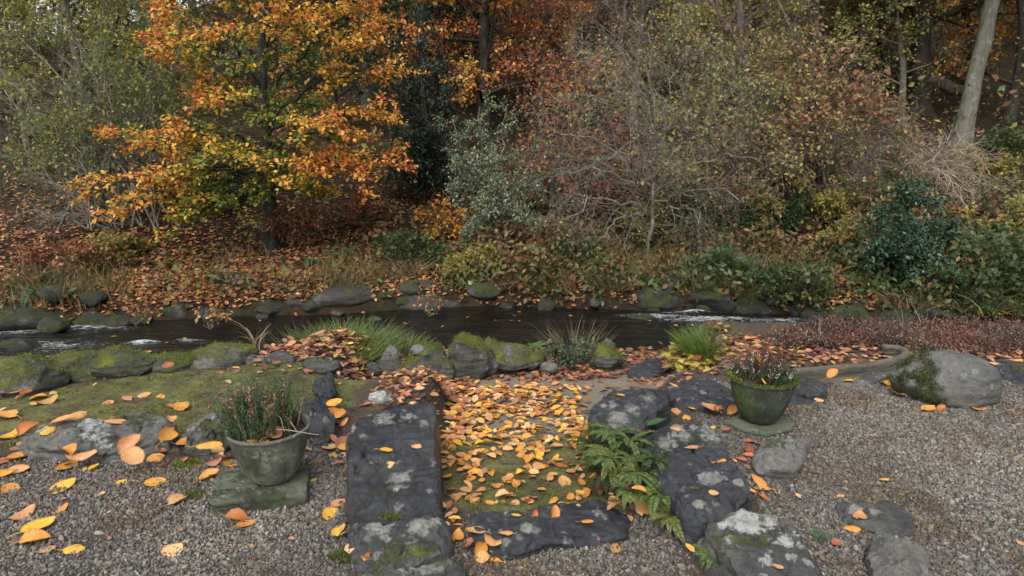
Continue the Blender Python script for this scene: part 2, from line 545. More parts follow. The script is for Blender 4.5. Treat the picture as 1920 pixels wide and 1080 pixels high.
# ------------------------------------------------------------------ mesh builders
def mesh_np(name, V, F, mat=None, col=None, smooth=True, attrs=None):
    """V (n,3); F a list of (m,k) index arrays"""
    me = bpy.data.meshes.new(name)
    V = np.ascontiguousarray(V, np.float32)
    F = [np.asarray(f) for f in (F if isinstance(F, list) else [F]) if len(f)]
    me.vertices.add(len(V))
    me.vertices.foreach_set('co', V.ravel())
    loops = np.concatenate([f.ravel() for f in F]).astype(np.int32)
    tot = np.concatenate([np.full(len(f), f.shape[1], np.int32) for f in F])
    start = np.concatenate([[0], np.cumsum(tot)[:-1]]).astype(np.int32)
    me.loops.add(len(loops))
    me.loops.foreach_set('vertex_index', loops)
    me.polygons.add(len(tot))
    me.polygons.foreach_set('loop_start', start)
    me.polygons.foreach_set('loop_total', tot)
    me.polygons.foreach_set('use_smooth', np.full(len(tot), smooth, bool))
    if col is not None:
        a = me.attributes.new('col', 'FLOAT_COLOR', 'POINT')
        c4 = np.ones((len(V), 4), np.float32)
        c4[:, :3] = col
        a.data.foreach_set('color', c4.ravel())
    for k, (typ, arr) in (attrs or {}).items():
        a = me.attributes.new(k, typ, 'POINT')
        key = {'FLOAT': 'value', 'FLOAT_VECTOR': 'vector', 'FLOAT_COLOR': 'color'}[typ]
        a.data.foreach_set(key, np.ascontiguousarray(arr, np.float32).ravel())
    me.update()
    if mat is not None:
        me.materials.append(mat)
    return me

def obj(name, me, parent=None, loc=None):
    o = bpy.data.objects.new(name, me)
    COL.objects.link(o)
    if parent is not None:
        o.parent = parent
    if loc is not None:
        o.location = loc
    return o

def tag(o, label=None, cat=None, group=None, kind=None):
    if label: o['label'] = label
    if cat: o['category'] = cat
    if group: o['group'] = group
    if kind: o['kind'] = kind
    return o

def thing(name, label, cat, loc=(0, 0, 0), group=None):
    o = bpy.data.objects.new(name, None)
    o.empty_display_size = .1
    COL.objects.link(o)
    o.location = loc
    return tag(o, label, cat, group)

def copy_tree(o, parent=None):
    c = o.copy()
    COL.objects.link(c)
    if parent is not None:
        c.parent = parent
    for ch in list(o.children):
        copy_tree(ch, c)
    return c

def norm(a):
    return a / np.maximum(np.linalg.norm(a, axis=-1, keepdims=True), 1e-9)

def tubes(paths, rad, sides=4):
    """paths (M,N,3), rad (M,N) -> V, F of open tubes closed at the tip"""
    Mn, N, _ = paths.shape
    t = np.empty_like(paths)
    t[:, 1:-1] = paths[:, 2:] - paths[:, :-2]
    t[:, 0] = paths[:, 1] - paths[:, 0]
    t[:, -1] = paths[:, -1] - paths[:, -2]
    t = norm(t)
    ref = np.where(np.abs(t[:, :1, 2:3]) > .85, np.array([1., 0, 0]), np.array([0, 0, 1.]))
    a = norm(np.cross(t, np.broadcast_to(ref, t.shape)))
    b = np.cross(t, a)
    ang = np.arange(sides) * 2 * math.pi / sides
    ring = a[:, :, None] * np.cos(ang)[:, None] + b[:, :, None] * np.sin(ang)[:, None]
    V = paths[:, :, None] + ring * rad[:, :, None, None]
    V = V.reshape(-1, 3)
    idx = np.arange(Mn * N * sides).reshape(Mn, N, sides)
    nx = np.roll(idx, -1, 2)
    F = np.stack([idx[:, :-1], nx[:, :-1], nx[:, 1:], idx[:, 1:]], -1).reshape(-1, 4)
    return V, F

def join(parts):
    Vs, Fs, n = [], {}, 0
    for V, F in parts:
        for f in (F if isinstance(F, list) else [F]):
            if len(f):
                Fs.setdefault(f.shape[1], []).append(f + n)
        Vs.append(V)
        n += len(V)
    return np.concatenate(Vs), [np.concatenate(f) for f in Fs.values()]

def grow(par, prad, n, t0, t1, L, ang, npts=5, wig=.15, up=0., rf=.6, rend=.35, flat=1., taper=.5, angj=.3, bias=None):
    """n children along each parent path; returns paths, radii, parent index"""
    Pn, N, _ = par.shape
    t = (np.arange(n) + rng.uniform(0, 1, (Pn, n))) / n * (t1 - t0) + t0
    f = t * (N - 1)
    i = np.clip(f.astype(int), 0, N - 2)
    w = (f - i)[..., None]
    pi = np.arange(Pn)[:, None]
    base = par[pi, i] * (1 - w) + par[pi, i + 1] * w
    tan = norm(par[pi, i + 1] - par[pi, i])
    r0 = (prad[pi, i] * (1 - w[..., 0]) + prad[pi, i + 1] * w[..., 0]) * rf
    az = np.arange(n) * 2.4 + rng.uniform(0, 6.28, (Pn, 1)) + rng.normal(0, .5, (Pn, n))
    ref = np.where(np.abs(tan[..., 2:3]) > .9, np.array([1., 0, 0]), np.array([0, 0, 1.]))
    a = norm(np.cross(tan, ref))
    b = np.cross(tan, a)
    ag = ang * (1 + rng.normal(0, angj, (Pn, n)))
    d = tan * np.cos(ag)[..., None] + (a * np.cos(az)[..., None] + b * np.sin(az)[..., None]) * np.sin(ag)[..., None]
    d[..., 2] = d[..., 2] * flat
    if bias is not None:
        d = d + np.asarray(bias)
    d = norm(d).reshape(-1, 3)
    ln = (L * (1 - taper * t) * rng.uniform(.65, 1.3, (Pn, n))).ravel()
    pts = [base.reshape(-1, 3)]
    for k in range(npts - 1):
        pts.append(pts[-1] + d * (ln / (npts - 1))[:, None])
        d = d + rng.normal(0, wig, d.shape)
        d[:, 2] += up
        d = norm(d)
    paths = np.stack(pts, 1)
    rr = r0.ravel()[:, None] * np.linspace(1, rend, npts)[None]
    return paths, rr, np.repeat(np.arange(Pn), n)

# leaf templates: (u along, v across, w up)
T_DIA = (np.array([[0, 0, 0], [.5, .5, .12], [1, 0, -.06], [.5, -.5, .12]]), np.array([[0, 2, 1], [0, 3, 2]]))
T_HEX = (np.array([[0, 0, 0], [.32, .5, .10], [.72, .40, .08], [1.0, 0, -.08], [.72, -.40, .08], [.32, -.5, .10]]), np.array([[0, 3, 2, 1], [0, 5, 4, 3]]))
T_BLADE = (np.array([[0, .5, 0], [0, -.5, 0], [1, 0, 0]]), np.array([[0, 1, 2]]))

def leaves(pos, d, nrm, L, W, col, tpl=T_DIA):
    n = len(pos)
    tv, tf = tpl
    d = norm(d)
    s = norm(np.cross(nrm, d))
    nn = np.cross(d, s)
    L = np.broadcast_to(L, n)[:, None, None]
    W = np.broadcast_to(W, n)[:, None, None]
    V = pos[:, None] + d[:, None] * tv[None, :, :1] * L + s[:, None] * tv[None, :, 1:2] * W + nn[:, None] * tv[None, :, 2:] * W
    F = (tf[None] + (np.arange(n) * len(tv))[:, None, None]).reshape(-1, tf.shape[1])
    C = np.repeat(np.broadcast_to(col, (n, 3)), len(tv), 0)
    return V.reshape(-1, 3), F, C

def along(paths, per, t0=.15, jit=.02):
    """points spread along paths with the local direction"""
    Mn, N, _ = paths.shape
    t = rng.uniform(t0, 1, (Mn, per)) * (N - 1)
    i = np.clip(t.astype(int), 0, N - 2)
    w = (t - i)[..., None]
    pi = np.arange(Mn)[:, None]
    p = paths[pi, i] * (1 - w) + paths[pi, i + 1] * w
    d = norm(paths[pi, i + 1] - paths[pi, i])
    p = p.reshape(-1, 3) + rng.normal(0, jit, (Mn * per, 3))
    return p, d.reshape(-1, 3)

def pick(pal, n, pos=None, clump=.6, sc=1.2, seed=0):
    """colours from a palette [(rgb, weight)...] in soft clumps"""
    cols = np.array([c for c, _ in pal], float)
    w = np.array([x for _, x in pal], float)
    cw = np.cumsum(w / w.sum())
    u = rng.uniform(0, 1, n)
    if pos is not None:
        q = fbm(pos * sc, 3, 31 + seed) * 1.0 + .5
        u = np.clip(u * (1 - clump) + q * clump, 0, .9999)
    k = np.searchsorted(cw, u)
    c = cols[np.clip(k, 0, len(cols) - 1)]
    return c * rng.uniform(.7, 1.25, (n, 1)) * rng.normal(1, .06, (n, 3)).clip(.8, 1.2)

# ------------------------------------------------------------------ setting
def near_sheet():
    xs = np.arange(-5.2, 5.8, .026)
    ys = np.arange(.5, 6.11, .026)
    X, Y = np.meshgrid(xs, ys)
    Z = ground_z(X, Y)
    V = np.stack([X, Y, Z], -1).reshape(-1, 3)
    ny, nx = X.shape
    i = np.arange(nx * ny).reshape(ny, nx)
    F = np.stack([i[:-1, :-1], i[:-1, 1:], i[1:, 1:], i[1:, :-1]], -1).reshape(-1, 4)
    m = ground_masks(V[:, 0], V[:, 1])
    me = mesh_np('ground', V, F, M['ground'], attrs={'mask': ('FLOAT_COLOR', m)})
    return tag(obj('ground', me), kind='structure')

def ground_masks(x, y):
    """gravel, moss, sand"""
    left_g = (1 - S(x, -.62, -.55)) * (1 - S(y, 2.62 + .08 * np.sin(x * 7), 2.85))
    pot_g = S(x, -1.2, -1.1) * (1 - S(x, -.60, -.52)) * (1 - S(y, 3.0, 3.2))
    right_g = S(x, .95, 1.08) * (1 - S(y, 3.65, 3.9))
    right_g = np.maximum(right_g, S(x, .62, .75) * (1 - S(y, 2.1, 2.2)))
    gap_g = S(x, -.25, -.15) * (1 - S(x, .5, .7)) * (1 - S(y, 2.30, 2.42))
    gr = np.maximum.reduce([left_g, pot_g, right_g, gap_g])
    path = S(x, -.44, -.36) * (1 - S(x, .5, .6)) * S(y, 2.3, 2.4)
    moss = path * (1 - S(y, 3.3, 4.0)) * .56
    moss = np.maximum(moss, (1 - S(x, -1.0, -.8)) * S(y, 2.8, 3.0) * (1 - S(y, 4.3, 4.5)) * .56)
    moss = np.maximum(moss, .35 * S(x, .4, .5) * (1 - S(x, .95, 1.1)) * S(y, 2.2, 2.4) * (1 - S(y, 3.6, 3.9)))
    sand = np.maximum(path * (.45 + .35 * S(y, 2.9, 3.4)), S(y, 3.9, 4.1) * (1 - S(y, 4.75, 4.95)) * S(x, -.5, -.2) * (1 - S(x, 1.6, 1.9)) * .9)
    return np.stack([gr, moss, sand, np.ones_like(x)], 1)

near_sheet()

def far_sheet():
    ys = np.concatenate([np.arange(6.1, 14, .12), np.arange(14, 30, .35), np.arange(30, 100, 1.2)])
    xs = np.concatenate([np.arange(-60, -12, 1.2), np.arange(-12, 12, .14), np.arange(12, 60, 1.2)])
    X, Y = np.meshgrid(xs, ys)
    V = np.stack([X, Y, ground_z(X, Y)], -1).reshape(-1, 3)
    ny, nx = X.shape
    i = np.arange(nx * ny).reshape(ny, nx)
    F = np.stack([i[:-1, :-1], i[:-1, 1:], i[1:, 1:], i[1:, :-1]], -1).reshape(-1, 4)
    tag(obj('hillside', mesh_np('hillside', V, F, M['hill'])), kind='structure')
far_sheet()

def water_sheet():
    xs = np.arange(-14, 14, .07)
    ys = np.arange(5.2, 10.2, .07)
    X, Y = np.meshgrid(xs, ys)
    pts = np.stack([X.ravel() * 1.2, Y.ravel() * 3.0, np.zeros(X.size)], 1)
    foam = np.zeros(X.size)
    for px, py, rx, ry, a in ((1230, 594, .7, .12, .95), (1330, 600, 1.0, .2, .9), (1450, 602, .9, .22, .75), (1290, 588, .5, .06, 1.0), (1560, 606, .6, .2, .6), (60, 650, 1.2, .3, .75), (170, 615, .9, .16, .8), (270, 645, .25, .1, 1.1), (355, 640, .28, .1, .9), (30, 625, .6, .15, .8),
                              (1050, 600, 1.2, .2, .35), (1000, 622, 1., .15, .4), (1640, 625, .6, .1, .7), (1880, 628, .5, .08, 1.0)):
        c = P(px, py, WATER_Z)
        foam = np.maximum(foam, a * np.exp(-(((X.ravel() - c[0]) / rx) ** 2 + ((Y.ravel() - c[1]) / ry) ** 2)))
    Z = WATER_Z + .022 * fbm(pts, 3, 41) + foam * (.03 + .05 * fbm(pts * 2.2, 3, 44))
    V = np.stack([X.ravel(), Y.ravel(), Z], 1)
    ny, nx = X.shape
    i = np.arange(nx * ny).reshape(ny, nx)
    F = np.stack([i[:-1, :-1], i[:-1, 1:], i[1:, 1:], i[1:, :-1]], -1).reshape(-1, 4)
    tag(obj('river_water', mesh_np('river_water', V, F, M['water'], attrs={'foam': ('FLOAT', foam)})), kind='structure')
water_sheet()

# ------------------------------------------------------------------ stones
def resample(poly, n, cut=.2):
    p = np.asarray(poly, float)
    q = np.roll(p, -1, 0)
    a = (1 - cut) * p + cut * q
    b = cut * p + (1 - cut) * q
    p = np.stack([a, b], 1).reshape(-1, 2)          # cut the corners once
    q = np.roll(p, -1, 0)
    seg = np.linalg.norm(q - p, axis=1)
    cum = np.concatenate([[0], np.cumsum(seg)])
    s = np.linspace(0, cum[-1], n, endpoint=False)
    i = np.clip(np.searchsorted(cum, s, 'right') - 1, 0, len(p) - 1)
    w = ((s - cum[i]) / np.maximum(seg[i], 1e-9))[:, None]
    return p[i] * (1 - w) + q[i] * w

def slab(name, label, outline, ztop, zbot, mat, cat='stone', group=None, n=110, K=22, side=9, tilt=(0, 0), dome=.015, rough=.02, flare=.03, seed=1, edge=.025, strata=1.0, world=False, cut=.15, spots=()):
    """a stone drawn by the outline of its top (photograph pixels at level ztop), with real sides down to zbot"""
    pts = np.array([P(x, y, ztop)[:2] for x, y in outline]) if not world else np.asarray(outline, float)
    n, K = int(n * 1.35), int(K * 1.35)
    o = resample(pts, n, cut)
    c = o.mean(0)
    rel = o - c
    sz = np.sqrt((rel ** 2).sum(1)).mean()
    jag = fbm(np.concatenate([rel / sz * 2.5, np.zeros((n, 1))], 1), 5, seed, .65)
    rel = rel * (1 + min(1, rough / .016) * (.05 * jag + .03 * np.round(jag * 6) / 6))[:, None]
    rows = [np.array([[0, 0, ztop + dome]])]
    for k in range(1, K + 1):
        s = (k / K) ** .85
        z = ztop + dome * (1 - s * s) - edge * max(0, (s - .86) / .14) ** 2
        rows.append(np.concatenate([rel * s, np.full((n, 1), z)], 1))
    for k in range(1, side + 1):
        s = k / side
        z = (ztop - edge) * (1 - s) + zbot * s
        f = 1 + flare / sz * math.sin(min(1, s * 2.2) * 1.57)
        rows.append(np.concatenate([rel * f, np.full((n, 1), z)], 1))
    V = np.concatenate(rows)
    q = V / max(sz, .08) * .9 + seed * 3.7
    top = np.concatenate([[0], np.repeat(np.minimum(1, (np.arange(1, K + side + 1) / K)), n)])
    nz = np.concatenate([[1.], np.repeat(np.where(np.arange(1, K + side + 1) <= K, 1., 0.), n)])
    h = fbm(q * 1.5, 5, seed)
    lf = fbm(q * np.array([1.0, 1.5, .4]), 4, seed + 9) * 3.4 + .3 * h
    lf = lf * 1.6
    lay = (np.floor(lf) + S(lf - np.floor(lf), .86, 1.0)) / 1.6   # broken layers with sharp ledges
    V[:, 2] += nz * rough * (h * .45 + .8 * lay * strata)
    V[:, 2] += nz * rough * .42 * fbm(q * 6, 4, seed + 3, .65)
    V[:, 2] -= nz * rough * .9 * S(.05 - np.abs(fbm(q * np.array([1.3, 1.3, .5]), 3, seed + 13)), 0, .05)   # a few cracks
    rad = np.zeros_like(V)
    rr = np.sqrt((V[:, :2] ** 2).sum(1)) + 1e-6
    rad[:, :2] = V[:, :2] / rr[:, None]
    sd = fbm(np.stack([q[:, 0] * 1.6, q[:, 1] * 1.6, q[:, 2] * 6], 1), 4, seed + 5)
    sd2 = np.round(fbm(np.stack([q[:, 0] * .6, q[:, 1] * .6, q[:, 2] * 7], 1), 2, seed + 6) * 4) / 4
    V += rad * ((1 - nz) + nz * S(top, .8, 1.0))[:, None] * (rough * 1.3 * (sd + .8 * sd2))[:, None]
    V[:, 2] += tilt[0] * V[:, 0] + tilt[1] * V[:, 1]
    V[:, 2] -= zbot
    F3 = np.stack([np.zeros(n, int), 1 + np.arange(n), 1 + (np.arange(n) + 1) % n], 1)
    R = 1 + np.arange((K + side) * n).reshape(K + side, n)
    N2 = np.roll(R, -1, 1)
    F4 = np.stack([R[:-1], R[1:], N2[1:], N2[:-1]], -1).reshape(-1, 4)
    Wd = V + np.array([c[0], c[1], zbot])
    dep = Wd[:, 1] * CP + (CAM_H - Wd[:, 2]) * SP
    sx = 960 + FPX * Wd[:, 0] / dep
    sy = 540 - FPX * ((Wd[:, 2] - CAM_H) * CP + Wd[:, 1] * SP) / dep
    li = np.zeros(len(V))
    for a_, b_, r_ in spots:
        li = np.maximum(li, 1.0 - np.sqrt((sx - a_) ** 2 + ((sy - b_) * 1.4) ** 2) / r_ * .55)
    me = mesh_np(name, V, [F3, F4], M[mat], attrs={'lich': ('FLOAT', np.clip(li, 0, .82))})
    ob = obj(name, me, loc=(c[0], c[1], zbot))
    return tag(ob, label, cat, group)

_ico = {}
def ico(sub):
    if sub not in _ico:
        import bmesh
        bm = bmesh.new()
        bmesh.ops.create_icosphere(bm, subdivisions=sub, radius=1)
        _ico[sub] = (np.array([v.co[:] for v in bm.verts]), np.array([[v.index for v in f.verts] for f in bm.faces]))
        bm.free()
    return _ico[sub]

def rock(name, label, loc, size, mat, rz=0., seed=1, sub=4, rough=.16, cat='rock', group=None, facet=9, tilt=0.):
    V, F = ico(sub)
    V = V.copy()
    r2 = np.random.default_rng(seed)
    for d in norm(r2.normal(0, 1, (facet, 3)) * np.array([1, 1, .8])):     # broken faces
        o = r2.uniform(.62, .90)
        ov = np.maximum(V @ d - o, 0)
        V = V - (ov * .92)[:, None] * d
    h = fbm(V * 1.3 + seed * 5.1, 5, seed)
    V = V * (1 + rough * h)[:, None]
    k = np.floor(V[:, 2] * 7 + 1.6 * fbm(V * 1.4 + seed, 3, seed + 2))
    V[:, :2] *= (1 + rough * .28 * (_h(k.astype(np.int64), k.astype(np.int64) * 0, k.astype(np.int64) * 0 + seed, 5) - .5))[:, None]
    V += norm(V) * (.05 * fbm(V * 4 + seed, 5, seed + 8, .65))[:, None]
    V = V * np.asarray(size)
    ca, sa = math.cos(rz), math.sin(rz)
    V = np.stack([V[:, 0] * ca - V[:, 1] * sa, V[:, 0] * sa + V[:, 1] * ca, V[:, 2] + tilt * V[:, 0]], 1)
    ob = obj(name, mesh_np(name, V, F, M[mat]), loc=loc)
    return tag(ob, label, cat, group)

# --- slabs of the two low walls beside the path
slab('stone_slab', 'long dark slate slab topping the low wall, white crusted pebble at its far end',
     [(655, 775), (690, 755), (735, 740), (810, 747), (821, 765), (824, 805), (817, 845), (826, 885), (829, 920), (826, 940), (765, 946), (695, 948), (660, 950), (643, 932), (650, 890), (652, 840)],
     .12, -.32, 'slate', n=170, K=40, side=14, rough=.026, flare=.005, seed=3, spots=[(662, 805, 13), (692, 773, 9), (682, 818, 13), (796, 793, 11), (745, 898, 24), (736, 914, 13), (807, 920, 9), (722, 785, 20), (770, 780, 12), (812, 868, 10)], dome=.012, tilt=(.02, -.02))
slab('stone_slab', 'mottled slate slab with round white lichen spot, between long slab and lowest stone',
     [(655, 985), (680, 975), (760, 972), (826, 970), (840, 990), (850, 1020), (830, 1042), (740, 1058), (700, 1072), (675, 1062), (660, 1020)],
     .055, -.25, 'slate_grey', n=150, K=34, side=12, rough=.024, flare=.01, seed=5, spots=[(713, 990, 27), (722, 1008, 15), (772, 1020, 20), (690, 1045, 10), (795, 992, 26), (820, 975, 14)], tilt=(0, .03))
slab('stone_slab', 'lowest wall stone at the photo bottom edge with ring of white lichen',
     [(700, 1080), (765, 1048), (840, 1036), (870, 1060), (876, 1100), (868, 1180), (720, 1180), (690, 1120)],
     .02, -.25, 'slate_grey', n=140, K=30, side=12, rough=.02, flare=.01, seed=8, spots=[(800, 1058, 34), (755, 1068, 16), (845, 1050, 14)])
slab('step_stone', 'wide flat slate step crossing the path between the two walls',
     [(872, 965), (920, 950), (1040, 938), (1140, 933), (1182, 970), (1172, 997), (1110, 1007), (1030, 1012), (962, 1034), (918, 1008), (880, 992)],
     -.015, -.22, 'slate', cat='step', n=150, K=36, side=8, rough=.016, flare=.01, seed=12, spots=[(990, 990, 12), (1120, 960, 14), (950, 965, 10)], dome=.008)
slab('stone_slab', 'square dark wall stone at far end of the ferny wall, mossy back edge',
     [(1104, 768), (1120, 750), (1140, 736), (1190, 727), (1256, 735), (1250, 768), (1205, 795), (1165, 803), (1122, 803)],
     .09, -.36, 'slate', n=150, K=32, side=14, rough=.024, flare=.02, seed=15, spots=[(1165, 787, 24), (1185, 765, 12), (1150, 757, 11), (1215, 745, 12), (1130, 760, 10)])
slab('stone_slab', 'big purplish slate slab with orange leaf, tilted over the ferns',
     [(1202, 832), (1225, 800), (1270, 786), (1330, 790), (1357, 820), (1405, 885), (1397, 915), (1370, 942), (1315, 968), (1280, 955), (1240, 900)],
     .13, -.22, 'slate', n=170, K=40, side=14, rough=.026, flare=.02, seed=18, spots=[(1253, 830, 22), (1285, 820, 14), (1342, 812, 30), (1332, 897, 22), (1312, 944, 11), (1208, 848, 10), (1275, 800, 16), (1385, 905, 8), (1300, 800, 12)], tilt=(.03, .02))
slab('stone_slab', 'slate slab with a large splash of white lichen, beside the gravel gap',
     [(1317, 982), (1340, 965), (1380, 946), (1445, 955), (1505, 990), (1537, 1040), (1572, 1092), (1560, 1170), (1440, 1170), (1395, 1100), (1345, 1030)],
     .12, -.22, 'slate_white', n=160, K=36, side=14, rough=.026, flare=.03, seed=21, spots=[(1420, 968, 48), (1400, 985, 40), (1445, 975, 36), (1468, 1014, 24), (1372, 1010, 22), (1352, 985, 12), (1494, 1000, 11), (1440, 1050, 16), (1480, 1045, 14)], tilt=(.02, 0))
slab('stone_slab', 'layered dark slate lying between far wall stone and mossy pot',
     [(1242, 738), (1270, 712), (1340, 705), (1378, 728), (1380, 752), (1350, 762), (1290, 756)], .05, -.12, 'slate', n=120, K=26, rough=.022, seed=24, spots=[(1258, 718, 14), (1320, 735, 10)])
slab('stone_slab', 'dark broken slate behind the mossy pot, against the curved kerb',
     [(1480, 718), (1520, 705), (1556, 712), (1547, 742), (1500, 752), (1470, 745)], .035, -.1, 'slate', n=110, K=24, rough=.026, seed=27)
slab('stone_slab', 'small flat grey slab beside the mossy pot, broken front edge',
     [(1415, 850), (1430, 818), (1475, 816), (1520, 822), (1503, 868), (1490, 884), (1455, 880), (1415, 874)], .05, -.08, 'rock', n=120, K=26, rough=.016, seed=30, flare=.0)
slab('stone_slab', 'thin blue grey slate lying flat on gravel with tan leaf on it',
     [(1557, 940), (1580, 930), (1660, 938), (1722, 960), (1731, 982), (1705, 1002), (1660, 995), (1605, 985), (1572, 968)], .025, -.05, 'slate_grey', n=130, K=30, rough=.014, seed=33, spots=[(1600, 955, 14), (1640, 960, 10)], dome=.02)
slab('rock', 'pale rough grey rock in the gravel below the thin flat slate',
     [(1627, 1005), (1655, 992), (1695, 1000), (1740, 1030), (1750, 1085), (1740, 1130), (1650, 1130), (1632, 1080), (1620, 1035)], .045, -.08, 'rock', n=130, K=30, rough=.024, seed=36, dome=.035, edge=.05, cat='rock')
slab('stone_slab', 'dark flat slab behind the big boulder at the gravel edge',
     [(1842, 678), (1885, 668), (1960, 672), (1970, 728), (1915, 718), (1872, 704)], .03, -.08, 'slate', n=120, K=24, rough=.02, seed=39)
slab('paving_stone', 'flat pale paving stone in front of the curved kerb', [(1553, 713), (1600, 703), (1642, 709), (1632, 722), (1582, 724)], .012, -.06, 'rock', cat='paving stone', n=90, K=16, rough=.008, seed=41)
slab('paving_stone', 'small grey flat stone between curved kerb and boulder', [(1602, 702), (1648, 698), (1668, 706), (1640, 717), (1612, 714)], .02, -.06, 'slate_grey', cat='paving stone', n=90, K=16, rough=.01, seed=42)
slab('stone_slab', 'flat grey slab at the end of the sandy path by yellowing plants',
     [(1178, 690), (1205, 672), (1250, 668), (1262, 680), (1240, 694), (1200, 700)], -.24, -.4, 'slate', n=100, K=20, rough=.016, seed=44)

# --- mossy edge on the left
slab('mossy_stone', 'long mossy edging rock with pale quartz patch left of the potted heather',
     [(36, 822), (55, 797), (140, 776), (215, 783), (290, 778), (332, 788), (335, 818), (285, 836), (215, 842), (145, 842), (50, 840)],
     .065, -.15, 'edge_rock', n=150, K=30, side=12, rough=.028, flare=.03, seed=48, spots=[(180, 810, 36), (195, 820, 30), (80, 800, 18)], edge=.05)
slab('mossy_stone', 'dark mossy rock tucked behind the potted heather',
     [(340, 795), (378, 765), (420, 772), (428, 805), (392, 824), (348, 822)], .09, -.15, 'edge_rock', n=120, K=26, rough=.034, seed=51, edge=.05)
slab('stone_slab', 'dark wet slate chunk behind the right side of the potted heather',
     [(560, 765), (590, 742), (628, 755), (632, 800), (610, 828), (575, 815)], .05, -.1, 'slate', n=110, K=24, rough=.034, seed=54)
slab('stone_slab', 'upright dark stone between leaf bed and the potted heather', [(588, 722), (600, 702), (624, 700), (630, 735), (610, 745)], .03, -.2, 'slate', n=90, K=18, rough=.03, seed=57)

def tufts(pos, nrm, L, pal, w=.35, per=1, spread=.6):
    p = np.repeat(pos, per, 0) + rng.normal(0, .004, (len(pos) * per, 3))
    nn = norm(np.repeat(nrm, per, 0) + rng.normal(0, spread, (len(p), 3)))
    ln = rng.uniform(.5, 1.3, len(p)) * L
    return leaves(p, nn, rng.normal(0, 1, (len(p), 3)), ln, ln * w, pick(pal, len(p), p * 6, .5), T_BLADE)
MOSS_Y = [((.07, .095, .015), 2), ((.14, .165, .02), 3), ((.20, .21, .03), 2)]
MOSS_G = [((.05, .06, .02), 2), ((.10, .115, .034), 3), ((.17, .175, .055), 2)]

def bank_rock(name, label, px, py_base, py_top, wpx, z, mat, seed, rz=0, deep=.8, sub=4, rough=.2, cat='rock', group=None, facet=9, tuft=0):
    """a rock standing on level z whose foot and top are at these photograph heights"""
    b = P(px, py_base, z)
    depth = b[1] * CP + (CAM_H - z) * SP
    w = wpx / FPX * depth / 2
    h = (py_base - py_top) / FPX * depth
    ob = rock(name, label, (b[0], b[1] + w * deep * .5, z + h * .36), (w * 1.18, w * deep * 1.15, h * .74), mat, rz, seed, sub, rough, cat, group, facet)
    if tuft:
        me = ob.data
        n = len(me.vertices)
        co = np.empty(n * 3, np.float32)
        nr = np.empty(n * 3, np.float32)
        me.vertices.foreach_get('co', co)
        me.vertices.foreach_get('normal', nr)
        co, nr = co.reshape(-1, 3).astype(float), nr.reshape(-1, 3).astype(float)
        k = np.where((nr[:, 2] > .35) & (fbm(co * 9 + seed, 4, 3) + .25 > 0))[0]
        if len(k):
            k = rng.choice(k, tuft)
            V, F, C = tufts(co[k] + rng.normal(0, .006, (tuft, 3)), nr[k], .012, MOSS_Y, .4, 1, .7)
            obj('moss', mesh_np('moss', V, F, M['moss'], C), ob)['kind'] = 'stuff'
    return ob

bank_rock('mossy_boulder', 'rounded boulder with bright moss cap at the left edge of the mossy terrace', 48, 738, 676, 112, -.06, 'mossy', 61, sub=5, tuft=1800)
G_WALL = 'mossy stones along the river edge of the left terrace'
bank_rock('mossy_stone', 'low stone with yellow green moss, next to the moss capped boulder', 140, 712, 666, 105, -.06, 'mossy', 63, group=G_WALL, sub=5, tuft=1800)
bank_rock('mossy_stone', 'flat mossy stone with grey side in the middle of the terrace edge', 225, 704, 662, 125, -.06, 'mossy', 65, group=G_WALL, sub=5, tuft=1800)
bank_rock('mossy_stone', 'dark sided mossy stone left of the red leaf on the terrace edge', 318, 698, 670, 84, -.06, 'mossy', 67, group=G_WALL, tuft=1800)
bank_rock('mossy_stone', 'pale mossy hump of stone below the dead grass clump', 412, 690, 650, 115, -.06, 'mossy', 69, group=G_WALL, sub=5, tuft=1800)
bank_rock('rock', 'small grey stone showing bare below the pale mossy hump', 410, 695, 670, 48, -.06, 'rock', 71)
bank_rock('rock', 'small dark grey stone behind the potted heather at the leaf bed edge', 522, 692, 664, 52, -.08, 'slate_grey', 73)
bank_rock('rock', 'flat dark stone in the leaf bed with two orange leaves before it', 600, 700, 672, 64, -.08, 'slate_grey', 75)
bank_rock('rock', 'low dark grey stone left of the potted heather flowers on the terrace edge', 470, 690, 668, 40, -.07, 'slate_grey', 76)
bank_rock('standing_stone', 'narrow upright grey slab standing in the brown leaf bed', 730, 703, 646, 36, -.28, 'rock', 77, deep=.5)
bank_rock('mossy_stone', 'broad yellow mossy stone right of the upright grey slab', 795, 704, 648, 80, -.28, 'mossy', 79, sub=5, tuft=1800)
bank_rock('mossy_stone', 'tall pointed stone green with moss at the far end of the path', 876, 706, 628, 72, -.28, 'mossy', 81, sub=5, rough=.3, tuft=1800)
bank_rock('rock', 'grey stone with mossy shoulder right of the tall pointed stone', 950, 692, 650, 92, -.28, 'mossy', 83, sub=5, tuft=900)
bank_rock('rock', 'small pale pebble stone lying on top of the yellow mossy stone', 783, 664, 648, 26, -.1, 'rock', 84, sub=3)
bank_rock('mossy_stone', 'small stone bright with yellow moss beside the low shrub', 1133, 688, 652, 62, -.28, 'mossy', 85, sub=5, tuft=1800)
bank_rock('rock', 'small round purple grey stone behind the yellow mossed stone', 1143, 658, 636, 24, -.35, 'slate_grey', 87, sub=3)
bank_rock('boulder', 'big rounded grey boulder with moss on its left flank at gravel edge', 1780, 762, 672, 160, -.015, 'boulder', 92, rz=-.15, deep=.62, sub=6, rough=.13, cat='boulder', facet=2)
ob = bpy.data.objects['boulder']
co = np.array([v.co[:] for v in ob.data.vertices])
nr = np.array([v.normal[:] for v in ob.data.vertices])
